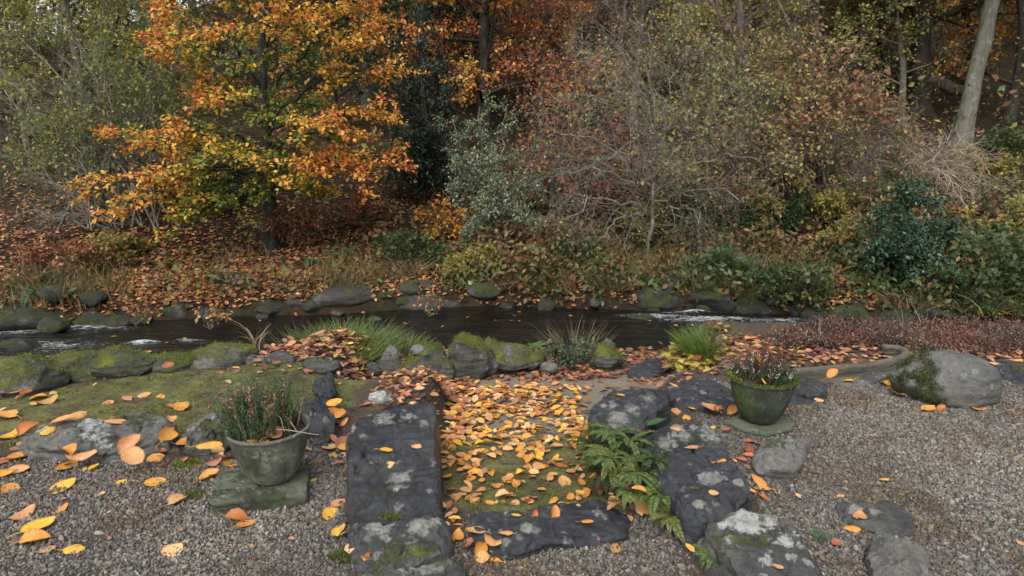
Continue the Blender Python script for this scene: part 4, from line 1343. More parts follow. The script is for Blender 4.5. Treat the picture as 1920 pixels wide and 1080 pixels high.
# bed of spent heather (brown-pink) behind the kerb
def heather_bed():
    n = 5800
    px = rng.uniform(1450, 2060, n)
    py = rng.uniform(607, 692, n)
    keep = (py > 609 + 16 * np.minimum(1.0, np.abs((px - 1690) / 260)) ** 2) & (py < 652) | ((px > 1705) & (py < 668) & (py > 640))
    pts = np.array([P(a, b_, .0) for a, b_ in zip(px[keep], py[keep])])
    pts = pts[(pts[:, 1] < crest(pts[:, 0]) + .28)]
    pts[:, 2] = ground_z(pts[:, 0], pts[:, 1])
    n = len(pts)
    d = norm(np.stack([rng.normal(0, .5, n), rng.normal(0, .5, n), np.ones(n)], 1))
    path = [pts]
    L = rng.uniform(.045, .12, n) * np.clip(.75 + 1.9 * fbm2(pts[:, 0], pts[:, 1], 5, 3, 8), .2, 1.5)
    for k in range(3):
        path.append(path[-1] + d * (L / 3)[:, None])
        d = norm(d + rng.normal(0, .35, d.shape))
    path = np.stack(path, 1)
    V, F = tubes(path, np.full((n, 1), .0022) * np.linspace(1, .6, 4)[None], 3)
    t = tag(thing('heather_bed', 'bed of spent brown and pinkish heather inside the curved kerb', 'heather', tuple(pts.mean(0))))
    o0 = np.array(t.location)
    obj('stem', mesh_np('stem', V - o0, F, M['twig_pink']), t)['kind'] = 'stuff'
    p, dd = along(path, 14, .2, .012)
    m = len(p)
    V, F, C = leaves(p, norm(dd * .6 + rng.normal(0, .7, (m, 3))), rng.normal(0, 1, (m, 3)), rng.uniform(.012, .03, m), .009,
                     pick([((.15, .055, .035), 3), ((.20, .105, .07), 3), ((.06, .03, .024), 3), ((.25, .18, .13), 1), ((.09, .09, .035), 1.2)], m, p * 2, .5), T_DIA)
    obj('foliage', mesh_np('foliage', V - o0, F, M['litter'], C), t)['kind'] = 'stuff'
heather_bed()

# ------------------------------------------------------------------ gravel, moss, fallen leaves as ground cover
def gravel():
    n = 285000
    x = rng.uniform(-3.0, 4.1, n)
    y = rng.uniform(1.45, 3.95, n)
    m = ground_masks(x, y)[:, 0] + .5 * fbm2(x, y, 7, 4, 3)
    m = m - .55 * S(fbm2(x, y, 1.7, 5, 14), .16, .42)
    keep = m > rng.uniform(.15, .75, n)
    x, y = x[keep], y[keep]
    n = len(x)
    z = ground_z(x, y)
    V = np.stack([x, y, z + rng.uniform(-.001, .004, n)], 1)
    me = bpy.data.meshes.new('gravel')
    me.vertices.add(n)
    me.vertices.foreach_set('co', V.astype(np.float32).ravel())
    rot = rng.uniform(0, 6.283, (n, 3))
    s = rng.lognormal(math.log(.0047), .40, n).clip(.0022, .016)
    sc = np.stack([s * rng.uniform(.9, 1.5, n), s * rng.uniform(.7, 1.1, n), s * rng.uniform(.45, .8, n)], 1)
    pal = [((.115, .106, .092), 5), ((.155, .142, .12), 3), ((.072, .067, .060), 2.5), ((.21, .19, .16), .9), ((.14, .112, .082), 1.5), ((.09, .07, .055), 1), ((.115, .092, .08), .5)]
    c = np.ones((n, 4))
    tone = 1 + .55 * fbm2(x, y, 1.9, 5, 77)
    br = S(fbm2(x, y, 2.6, 5, 15), .0, .4)[:, None]
    c[:, :3] = pick(pal, n) * tone[:, None] * (1.0 * (1 - br) + br * np.array([.82, .68, .52]))
    for nm, typ, key, arr in (('rot', 'FLOAT_VECTOR', 'vector', rot), ('sca', 'FLOAT_VECTOR', 'vector', sc), ('chip', 'FLOAT_COLOR', 'color', c)):
        a = me.attributes.new(nm, typ, 'POINT')
        a.data.foreach_set(key, arr.astype(np.float32).ravel())
    o = tag(obj('gravel', me), 'grey brown crushed stone gravel of the terrace', kind='stuff')
    nt = bpy.data.node_groups.new('gravel_chips', 'GeometryNodeTree')
    nt.interface.new_socket('Geometry', in_out='INPUT', socket_type='NodeSocketGeometry')
    nt.interface.new_socket('Geometry', in_out='OUTPUT', socket_type='NodeSocketGeometry')
    N = nt.nodes.new
    gi, go = N('NodeGroupInput'), N('NodeGroupOutput')
    icn = N('GeometryNodeMeshIcoSphere')
    icn.inputs['Radius'].default_value = 1
    icn.inputs['Subdivisions'].default_value = 1
    sp = N('GeometryNodeSetPosition')
    rv = N('FunctionNodeRandomValue')
    rv.data_type = 'FLOAT_VECTOR'
    rv.inputs[0].default_value = (-.3, -.3, -.3)
    rv.inputs[1].default_value = (.3, .3, .3)
    nt.links.new(icn.outputs['Mesh'], sp.inputs['Geometry'])
    nt.links.new(rv.outputs[0], sp.inputs['Offset'])
    sm = N('GeometryNodeSetMaterial')
    sm.inputs['Material'].default_value = M['pebble']
    nt.links.new(sp.outputs[0], sm.inputs['Geometry'])
    ss = N('GeometryNodeSetShadeSmooth')
    ss.inputs['Shade Smooth'].default_value = False
    nt.links.new(sm.outputs[0], ss.inputs[0])
    ip = N('GeometryNodeInstanceOnPoints')
    nt.links.new(gi.outputs[0], ip.inputs['Points'])
    nt.links.new(ss.outputs[0], ip.inputs['Instance'])
    def named(nm):
        na = N('GeometryNodeInputNamedAttribute')
        na.data_type = 'FLOAT_VECTOR'
        na.inputs['Name'].default_value = nm
        return na.outputs[0]
    e2r = N('FunctionNodeEulerToRotation')
    nt.links.new(named('rot'), e2r.inputs[0])
    nt.links.new(e2r.outputs[0], ip.inputs['Rotation'])
    nt.links.new(named('sca'), ip.inputs['Scale'])
    nt.links.new(ip.outputs[0], go.inputs[0])
    md = o.modifiers.new('chips', 'NODES')
    md.node_group = nt
gravel()

def moss_cover():
    n = 230000
    x = rng.uniform(-3.6, .8, n)
    y = rng.uniform(2.2, 4.7, n)
    m = ground_masks(x, y)[:, 1] + .75 * fbm2(x, y, 6, 5, 61)
    keep = m > rng.uniform(.36, .72, n)
    x, y = x[keep], y[keep]
    pos = np.stack([x, y, ground_z(x, y)], 1)
    cl = np.clip(.6 + 1.6 * fbm2(x, y, 11, 4, 33), .15, 1.6)
    V, F, C = tufts(pos, np.tile([0, 0, 1.], (len(x), 1)), .017 * cl, MOSS_G + [((.13, .10, .055), 1)], .3, 1, .8)
    tag(obj('moss', mesh_np('moss', V, F, M['moss'], C)), 'short green moss over path and left terrace', kind='stuff')
moss_cover()

# small moss cushions and weeds in the gravel and cracks
for px, py, r, lab in [(350, 872, .05, 'bright moss patch on the left gravel before the long mossy rock'), (650, 1045, .05, 'round moss cushion beside the lowest wall stones'), (1112, 1015, .022, 'small moss ball on gravel below the step'),
                       (680, 950, .035, 'dark green moss in the crack at the near end of the long slab'), (735, 962, .045, 'yellow green moss line between the two left slabs'), (365, 930, .035, 'thin moss patch left of the square slab'),
                       (890, 985, .04, 'moss patch at the left end of the step')]:
    n = int(26000 * r)
    a = rng.uniform(0, 6.283, n)
    q = np.sqrt(rng.uniform(0, 1, n))
    zb = {680: .07, 735: .07}.get(px, gz(*P(px, py, 0)[:2]))
    c = P(px, py, zb)
    pos = np.stack([r * 1.3 * q * np.cos(a), r * q * np.sin(a), r * .35 * (1 - q * q) * (.6 + .4 * rng.uniform(0, 1, n))], 1)
    V, F, C = tufts(pos, norm(pos + np.array([0, 0, r])), .012, MOSS_Y if px in (735, 350, 1112) else MOSS_G, .4, 1, .6)
    tag(obj('moss_cushion', mesh_np('moss_cushion', V, F, M['moss'], C), loc=tuple(c)), lab, 'moss', 'moss cushions on gravel and stones', 'stuff')

# --- individual leaves
def fallen_mesh(curl, bend, twist, stalk, wide, seed):
    nu = 9
    u = np.linspace(0, 1, nu)
    half = wide * .57 * np.sin(np.clip(u, 0, 1) ** .85 * math.pi) ** .62
    half[-1] = 0
    half[0] = 0
    r2 = np.random.default_rng(seed)
    half[1:-1] *= 1 + r2.normal(0, .03, nu - 2)
    V, UV = [], []
    for k in range(nu):
        for s in (-1, -.55, 0, .55, 1):
            y = s * half[k]
            z = curl * (s * half[k] / .3) ** 2 + bend * ((u[k] - .45) ** 2) + twist * s * (u[k] - .5) + .012 * math.sin(9 * u[k] + 3 * s + seed)
            if s == 0:
                z -= .012
            V.append((u[k] - .5, y, z))
            UV.append((u[k] * 3, s, 0))
    V = np.array(V)
    UV = np.array(UV, float)
    i = np.arange(nu * 5).reshape(nu, 5)
    F = np.stack([i[:-1, :-1], i[1:, :-1], i[1:, 1:], i[:-1, 1:]], -1).reshape(-1, 4)
    Vs, Fs = [V], [F]
    if stalk:
        p = np.array([[[-.5, 0, V[2, 2] * 0 + bend * .2], [-.62, .015, bend * .26 - .01], [-.75, .05, bend * .2 - .02], [-.5 - stalk, .02 + .05 * stalk, .0]]])
        tv, tf = tubes(p, np.array([[.013, .011, .011, .015]]), 4)
        Vs.append(tv)
        Fs.append(tf + len(V))
        UV = np.concatenate([UV, np.tile([0., .02, 0], (len(tv), 1))])
    V = np.concatenate(Vs)
    V[:, 2] -= V[:, 2].min()
    return mesh_np('fallen_leaf', V, [np.concatenate(Fs)], M['fallen'], attrs={'leafuv': ('FLOAT_VECTOR', UV)})

LEAF_KINDS = [fallen_mesh(*k) for k in [(.06, .25, .05, .3, .58, 1), (-.05, .3, .12, .0, .62, 2), (.13, -.25, -.1, .35, .55, 3), (.02, .12, .03, .0, .7, 4), (.2, .5, .15, .4, .6, 5), (-.1, -.35, .1, .3, .52, 6), (.03, .08, -.04, .6, .82, 7), (.26, .35, -.2, .0, .6, 8)]]
LC = {'yellow': (.72, .46, .035), 'golden': (.66, .34, .045), 'orange': (.55, .25, .045), 'tan': (.56, .33, .15), 'peach': (.50, .27, .11), 'rust': (.36, .11, .03), 'pink': (.34, .17, .105), 'red': (.30, .075, .05), 'pale': (.72, .46, .19), 'brown': (.22, .09, .045)}
leaf_count = 0

def drop_leaf(loc, L, az, colour, label, group, kind=None, tilt=(0, 0)):
    global leaf_count
    leaf_count += 1
    k = kind if kind is not None else int(rng.integers(0, len(LEAF_KINDS)))
    o = obj('fallen_leaf', LEAF_KINDS[k], loc=tuple(loc))
    o.rotation_euler = (tilt[0], tilt[1], az)
    o.scale = (L, L * rng.uniform(.85, 1.1), L * (rng.uniform(.6, .9) if k in (4, 7) else rng.uniform(.8, 1.6)))
    c = np.array(LC[colour]) * rng.uniform(.85, 1.12) * np.array([1, rng.uniform(.88, 1.12), 1])
    o.color = (*np.clip(c, 0, 1), 1)
    return tag(o, label, 'leaf', group)

dg = None
def surface_z(x, y, default):
    """the top of whatever stands at x, y"""
    hit, pos, nrm, *_ = scene.ray_cast(bpy.context.evaluated_depsgraph_get(), Vector((x, y, .75)), Vector((0, 0, -1)))
    return (pos.z, nrm) if hit else (default, Vector((0, 0, 1)))

# (px, py, level of what it lies on, length px, turn in degrees, colour, mesh kind, label)
traced = [
    (290, 907, 0, 44, 10, 'golden', 3, 'golden leaf lying alone on the left gravel'),
    (325, 1035, 0, 46, 95, 'pale', 6, 'round pale yellow leaf with its stalk toward the photo bottom edge'),
    (72, 993, .01, 68, 15, 'yellow', 0, 'bright yellow leaf on top of a golden one, left gravel'),
    (68, 1016, 0, 60, 30, 'golden', 2, 'golden leaf half under the bright yellow one, left gravel'),
    (88, 1032, 0, 40, 160, 'tan', 3, 'pale tan leaf below the stacked yellow pair'),
    (138, 1030, 0, 42, 8, 'yellow', 5, 'narrow yellow leaf right of the pale tan one near stacked pair'),
    (42, 963, 0, 52, 40, 'peach', 1, 'large peach leaf above the stacked yellow pair'),
    (112, 955, 0, 36, 10, 'orange', 1, 'small orange leaf on gravel above the yellow pair'),
    (117, 916, 0, 58, 12, 'yellow', 0, 'long yellow leaf below the heap at left gravel edge'),
    (20, 916, 0, 38, 0, 'orange', 3, 'orange leaf near the left frame edge, beside the long yellow leaf'),
    (188, 928, 0, 24, 0, 'tan', 3, 'tiny tan leaf on gravel right of the long yellow leaf'),
    (335, 940, 0, 52, 35, 'tan', 2, 'tan leaf with a long stalk in front of the golden one'),
    (228, 907, 0, 22, 30, 'yellow', 0, 'tiny yellow leaf left of the lone golden leaf'),
    (178, 880, 0, 30, 80, 'yellow', 4, 'small folded yellow leaf on left gravel edge'),
    (127, 878, .01, 48, 40, 'golden', 0, 'golden leaf in the heap below the long mossy rock'),
    (152, 858, .01, 60, 30, 'tan', 1, 'broad tan leaf in the heap below the long mossy rock'),
    (125, 852, .02, 52, 150, 'orange', 2, 'orange leaf at back of the heap below the mossy rock'),
    (30, 886, 0, 58, 20, 'peach', 0, 'large peach leaf under the left end of the long mossy rock'),
    (35, 860, 0, 50, 70, 'orange', 4, 'orange curled leaf at the left end of the mossy rock'),
    (5, 890, 0, 40, 0, 'golden', 1, 'golden leaf cut by the left frame edge'),
    (245, 838, .03, 56, 80, 'peach', 7, 'peach leaf standing on edge against the long mossy rock'),
    (252, 862, 0, 56, 10, 'peach', 0, 'peach leaf lying below the one standing against mossy rock'),
    (290, 850, .01, 36, 20, 'orange', 3, 'orange leaf right of the standing peach leaf'),
    (315, 825, .03, 56, 70, 'orange', 4, 'tall curled orange leaf leaning on the mossy rock'),
    (350, 838, .02, 44, 0, 'orange', 2, 'curled orange leaf between the two mossy rocks'),
    (392, 840, .02, 56, 25, 'golden', 5, 'long golden leaf beside the pot of green heather'),
    (409, 846, .01, 32, 90, 'pale', 3, 'small pale leaf touching the grey pot'),
    (430, 866, .015, 52, 120, 'orange', 0, 'broad orange leaf tucked behind the grey pot'),
    (402, 870, .01, 36, 10, 'pink', 1, 'dusty pink leaf beside the grey pot'),
    (392, 896, 0, 44, 40, 'orange', 4, 'curled orange leaf left of the square green slab'),
    (445, 974, 0, 52, 20, 'rust', 2, 'rusty leaf in front of the square green slab'),
    (460, 988, .005, 44, 30, 'orange', 0, 'orange leaf overlapping the rusty one before the square slab'),
    (620, 966, 0, 40, 60, 'yellow', 3, 'yellow leaf against the left side of the long slate slab'),
    (634, 946, .01, 36, 50, 'tan', 0, 'tan leaf behind the yellow one at the long slab'),
    (636, 994, 0, 28, 20, 'golden', 1, 'golden leaf at the corner below the yellow leaf by the slab'),
    (620, 840, 0, 40, 10, 'tan', 3, 'tan leaf on gravel between grey pot and long slab'),
    (641, 836, .01, 40, 80, 'pink', 0, 'dusty pink leaf against the long slab'),
    (626, 757, .03, 36, 40, 'golden', 3, 'golden leaf topmost of the pile left of the white stone'),
    (632, 780, .02, 50, 70, 'orange', 2, 'orange leaf in the pile left of the long slab'),
    (638, 796, .01, 36, 10, 'peach', 1, 'peach leaf at the foot of the pile left of long slab'),
    (615, 770, .01, 36, 150, 'orange', 4, 'curled orange leaf at dark stone behind the grey pot'),
    (586, 904, 0, 18, 30, 'yellow', 3, 'tiny yellow leaf right of the square green slab'),
    (115, 792, .05, 56, 8, 'peach', 0, 'peach leaf on the pale patch of the long mossy rock'),
    (142, 785, .05, 46, 35, 'peach', 5, 'second peach leaf behind, touching it, on the mossy rock'),
    (57, 807, .05, 50, 40, 'rust', 2, 'rusty curled leaf at left end on top of the mossy rock'),
    (92, 820, .03, 36, 40, 'golden', 5, 'small golden leaf low on the face of the mossy rock'),
    (217, 796, .05, 48, 5, 'peach', 5, 'flat peach leaf in the middle of the mossy rock top'),
    (295, 782, .05, 40, 10, 'pink', 0, 'pinkish leaf at the right end of the mossy rock'),
    (322, 790, .06, 34, 130, 'peach', 4, 'curled peach leaf at right end of the mossy rock'),
    (340, 766, -.03, 50, 0, 'orange', 0, 'bright orange leaf on moss behind the dark mossy rock'),
    (12, 812, .04, 60, 40, 'yellow', 1, 'large bright yellow leaf at the left frame edge'),
    (14, 784, .04, 56, 160, 'orange', 0, 'orange leaf above the large bright yellow one at frame edge'),
    (88, 755, -.04, 42, 30, 'peach', 1, 'peach leaf on moss behind the long mossy rock'),
    (72, 748, -.04, 36, 150, 'golden', 2, 'golden leaf next to the peach leaf on the moss'),
    (203, 757, -.04, 26, 20, 'peach', 3, 'small peach leaf alone on the mossy terrace'),
    (315, 690, -.04, 26, 40, 'red', 4, 'red leaf standing on the far edge of the mossy terrace'),
    (20, 745, -.04, 50, 10, 'pink', 0, 'pinkish leaf at left frame edge on the moss'),
    (50, 738, -.04, 36, 140, 'rust', 4, 'rusty leaf below the moss capped boulder'),
    (240, 750, -.04, 30, 0, 'pink', 5, 'pinkish narrow leaf on moss right of the lone peach leaf'),
    (270, 742, -.04, 28, 20, 'tan', 5, 'narrow tan leaf in the middle of the mossy terrace'),
    (723, 848, .13, 30, 35, 'yellow', 0, 'bright yellow leaf with stalk on the long slate slab'),
    (735, 866, .13, 27, 70, 'pale', 6, 'pale leaf just below the yellow one on the long slab'),
    (782, 844, .13, 25, 0, 'tan', 5, 'narrow tan leaf near the right side of the long slab'),
    (710, 758, .13, 40, 5, 'orange', 1, 'orange leaf leaning on the white crusted stone'),
    (790, 952, .10, 56, 5, 'peach', 5, 'long peach leaf in the joint between the two left slabs'),
    (890, 1003, -.03, 46, 150, 'tan', 0, 'tan leaf at the left end of the step'),
    (925, 1014, -.03, 48, 130, 'peach', 1, 'large peach leaf below the left end of the step'),
    (947, 1003, -.02, 34, 160, 'peach', 5, 'small peach leaf on the front edge of the step'),
    (898, 1034, -.04, 46, 70, 'orange', 2, 'orange leaf upright in the heap under the step end'),
    (922, 1052, -.05, 42, 150, 'golden', 0, 'golden leaf nearest the photo bottom, under the step end'),
    (878, 1025, -.03, 44, 95, 'brown', 4, 'dark brown leaf in the heap under the step end'),
    (858, 1008, -.02, 40, 60, 'orange', 1, 'orange leaf wedged beside the mottled left slab'),
    (905, 1050, -.05, 40, 100, 'tan', 3, 'tan leaf beneath the golden one under the step end'),
    (1037, 965, -.01, 36, 50, 'orange', 2, 'orange leaf with stalk standing on the middle of the step'),
    (967, 968, -.01, 22, 0, 'pale', 3, 'small pale leaf on the left half of the step'),
    (1100, 980, -.01, 30, 15, 'orange', 5, 'small orange leaf near the right end of the step'),
    (1002, 965, -.01, 22, 80, 'rust', 4, 'small rusty leaf left of the standing orange one on the step'),
    (1154, 1030, -.06, 34, 40, 'peach', 4, 'peach leaf alone on the gravel below the step'),
    (1186, 938, .0, 56, 20, 'orange', 0, 'bright orange leaf at the right end of the step'),
    (1208, 956, .0, 60, 10, 'peach', 1, 'large peach leaf in front of the bright orange one by ferns'),
    (1228, 930, .0, 26, 80, 'pale', 3, 'small pale round leaf on the ferns by the step'),
    (1198, 922, .02, 34, 140, 'orange', 2, 'orange leaf behind the bright pile by the ferns'),
    (1235, 987, -.05, 26, 0, 'orange', 3, 'little orange leaf on gravel under the light green fern'),
    (1288, 990, .0, 36, 5, 'golden', 3, 'golden leaf in the shade under the white lichen slab'),
    (1202, 892, .03, 26, 70, 'golden', 2, 'golden leaf caught upright in the ferns'),
    (1165, 898, .0, 26, 10, 'orange', 5, 'orange leaf lying flat on the yellowish fern'),
    (1087, 925, -.1, 20, 10, 'yellow', 3, 'small yellow leaf on the path just behind the step'),
    (1295, 840, .14, 36, 170, 'tan', 5, 'narrow tan leaf in the middle of the big purplish slab'),
    (1346, 858, .14, 36, 5, 'orange', 1, 'vivid orange leaf on the big purplish slab'),
    (1337, 932, .14, 22, 5, 'tan', 3, 'small tan leaf at the near end of the big purplish slab'),
    (1266, 802, .13, 26, 170, 'peach', 5, 'small peach leaf at the far end of the big purplish slab'),
    (1458, 1066, .13, 24, 160, 'tan', 3, 'small tan leaf on the white lichen slab'),
    (1422, 895, 0, 42, 130, 'orange', 5, 'long orange leaf between purplish slab and small flat slab'),
    (1428, 914, 0, 36, 150, 'golden', 0, 'golden leaf below the long orange one at purplish slab'),
    (1428, 936, 0, 28, 100, 'rust', 4, 'rusty leaf at the near corner of the purplish slab'),
    (1402, 846, 0, 36, 60, 'brown', 4, 'dark reddish brown leaf against the small flat slab'),
    (1408, 832, .0, 26, 20, 'rust', 2, 'rusty leaf behind the small flat slab'),
    (1612, 969, .045, 36, 30, 'peach', 1, 'peach leaf lying on the thin flat slate'),
    (1596, 992, .0, 36, 140, 'golden', 5, 'golden leaf at the near edge of the thin flat slate'),
    (1568, 1022, 0, 28, 60, 'red', 4, 'dull red leaf on gravel near the seedling'),
    (1576, 928, 0, 18, 0, 'tan', 3, 'small tan leaf just behind the thin flat slate'),
    (1656, 901, 0, 25, 165, 'golden', 5, 'small golden leaf alone in the middle of the right gravel'),
    (1914, 1020, 0, 20, 80, 'tan', 3, 'small tan leaf at the right frame edge on gravel'),
    (1330, 766, .0, 44, 160, 'peach', 0, 'broad peach leaf in the pile left of the dark mossy pot'),
    (1350, 770, .01, 34, 60, 'brown', 4, 'brown leaf in the pile left of the dark mossy pot'),
    (1372, 772, .02, 36, 30, 'orange', 2, 'orange leaf leaning on the dark mossy pot'),
    (1296, 761, .03, 24, 110, 'golden', 5, 'upright golden leaf behind the big purplish slab'),
    (1268, 772, .03, 28, 30, 'peach', 3, 'peach leaf beside the square wall stone'),
    (1740, 770, .0, 36, 5, 'golden', 0, 'golden leaf under the front of the big boulder'),
    (1765, 768, .0, 26, 20, 'rust', 4, 'rusty leaf under the middle of the big boulder'),
    (1830, 769, .0, 32, 150, 'orange', 1, 'red orange leaf under the right front of the big boulder'),
    (1680, 743, .0, 40, 120, 'tan', 0, 'tan leaf against the left foot of the boulder'),
    (1662, 720, .0, 34, 170, 'golden', 1, 'golden leaf between kerb and boulder'),
    (1672, 731, .0, 26, 60, 'orange', 4, 'orange leaf in the row left of the boulder'),
    (1590, 718, .02, 28, 170, 'golden', 5, 'golden leaf on the pale paving stone'),
    (1560, 703, .03, 30, 15, 'orange', 2, 'orange leaf against the curved kerb'),
    (1894, 771, 0, 18, 160, 'peach', 3, 'little peach leaf on gravel right of the boulder'),
    (1862, 685, .03, 24, 170, 'tan', 5, 'narrow tan leaf on the slab behind the boulder'),
    (1906, 681, .03, 26, 170, 'golden', 5, 'golden leaf on the slab behind the boulder'),
    (1535, 752, 0, 20, 0, 'pale', 3, 'pale leaf on gravel behind the dark mossy pot'),
    (1376, 722, .05, 22, 70, 'orange', 5, 'orange leaf upright behind the dark mossy pot'),
    (1262, 727, .09, 24, 150, 'tan', 5, 'tan leaf on the layered slate behind the square wall stone'),
    (1195, 733, .10, 18, 5, 'pink', 3, 'tiny pinkish leaf on the square wall stone'),
    (1163, 742, .10, 20, 0, 'peach', 5, 'narrow peach leaf on the square wall stone'),
]
bpy.context.view_layer.update()
for px, py, z, lpx, turn, colour, kind, lab in traced:
    b = P(px, py, z)
    sz, nr = surface_z(b[0], b[1], z)
    if abs(sz - z) < .09:
        b = P(px, py, sz)
        sz2, nr2 = surface_z(b[0], b[1], sz)
        if abs(sz2 - sz) < .04:
            b[2], nr = sz2, nr2
    depth = b[1] * CP + (CAM_H - b[2]) * SP
    L = lpx / FPX * depth * .88
    upright = any(w in lab for w in ('upright', 'standing', 'leaning', 'tall curled', 'against'))
    tl = (.08 + rng.normal(0, .12), rng.normal(0, .12)) if not upright else (rng.uniform(.35, .7), rng.normal(0, .3))
    drop_leaf((b[0], b[1], b[2] + (.004 if not upright else .4 * L * .3)), L, math.radians(turn) + rng.normal(0, .35), colour, lab, 'single fallen leaves on gravel and stones', kind, tl)
# leaves lying in the pots
drop_leaf((c1[0] + .045, c1[1] - .07, zt - .005), .085, 1.2, 'pink', 'dead pinkish leaf standing in the grey pot', 'leaves caught in the pots', 4, (.7, 0))
drop_leaf((c1[0] - .03, c1[1] - .12, zt - .022), .07, .2, 'golden', 'golden leaf at the front rim inside grey pot', 'leaves caught in the pots', 3)
drop_leaf((c1[0] + .02, c1[1] - .125, zt - .02), .06, 2.8, 'rust', 'rusty leaf on soil at the front of grey pot', 'leaves caught in the pots', 0)
drop_leaf((c2[0] - .03, c2[1] - .08, c2[2] + H2 + .0), .06, 1.4, 'golden', 'orange leaf upright on the soil of dark mossy pot', 'leaves caught in the pots', 5, (.9, 0))
drop_leaf((c2[0] - .05, c2[1] - .02, c2[2] + H2 + .11), .07, 1.6, 'yellow', 'yellow leaf caught in the white heather', 'leaves caught in the pots', 1, (1.0, .2))

def path_density(x, y):
    """how thick the drift lies on the path"""
    d = .27 + .80 * np.exp(-((y - 3.66) / .27) ** 2) + .40 * np.exp(-((y - 4.1) / .3) ** 2) + .30 * np.exp(-((y - 2.52) / .08) ** 2)
    d = d * (.75 + .8 * fbm2(x, y, 4.0, 3, 91))
    return np.clip(d, .03, 1)

def leaf_batch(pos, nrm, L, cols, curl=.5):
    """many loose leaves in one mesh: cupped ovals of six corners"""
    n = len(pos)
    a = rng.uniform(0, 6.283, n)
    d = np.stack([np.cos(a), np.sin(a), rng.normal(0, .22, n)], 1)
    return leaves(pos, d, nrm + rng.normal(0, .25, (n, 3)), L, L * rng.uniform(.45, .65, n), cols, T_HEX)

def path_leaves():
    n = 11000
    x = rng.uniform(-.38, .5, n)
    y = rng.uniform(2.45, 4.45, n)
    keep = rng.uniform(0, 1, n) < path_density(x, y) * .13
    x, y = x[keep], y[keep]
    z = ground_z(x, y)
    order = np.argsort(y)
    x, y, z = x[order], y[order], z[order]
    n_single = max(0, 298 - leaf_count)
    sel = np.zeros(len(x), bool)
    sel[:n_single] = True
    pal = ['orange'] * 5 + ['golden'] * 3 + ['peach'] * 5 + ['tan'] * 3 + ['rust'] * 2 + ['yellow'] + ['pale'] * 2 + ['pink']
    for i in np.where(sel)[0]:
        cl = random.choice(pal)
        zone = ('just behind the step' if y[i] < 2.68 else 'on the bare mossy part of the path' if y[i] < 3.25 else 'at the near edge of the path drift' if y[i] < 3.45 else 'in the middle of the path drift' if y[i] < 3.7 else 'at the far edge of the path drift')
        kd = int(rng.integers(0, 8))
        shp = ['slightly cupped', 'plain oval', 'arched narrow', 'flat broad', 'curled', 'narrow bent', 'flat round', 'tightly curled'][kd]
        zone += (', by the long slab' if x[i] < -.12 else ', by the ferny wall' if x[i] > .2 else ', midway between walls')
        drop_leaf((x[i], y[i], z[i] + .004 + .012 * rng.uniform(0, 1)), rng.uniform(.042, .078), rng.uniform(0, 6.28), cl, f'{shp} {cl} leaf {zone}', 'fallen leaves on the path', kd, (rng.normal(0, .25), rng.normal(0, .2)))
    r = ~sel
    cp = [(LC[k], w) for k, w in (('orange', 5), ('golden', 5), ('peach', 4), ('tan', 3), ('rust', 2), ('pale', 2), ('pink', 1))]
    k = r.sum()
    if k:
        pos = np.stack([x[r], y[r], z[r] + .012 + .016 * rng.uniform(0, 1, k)], 1)
        V, F, C = leaf_batch(pos, np.tile([0, 0, 1.], (k, 1)), rng.uniform(.05, .085, k), pick(cp, k))
        tag(obj('fallen_leaves', mesh_np('fallen_leaves', V, F, M['litter'], C)), 'orange and tan fallen leaves at the far part of the path', kind='stuff')
path_leaves()

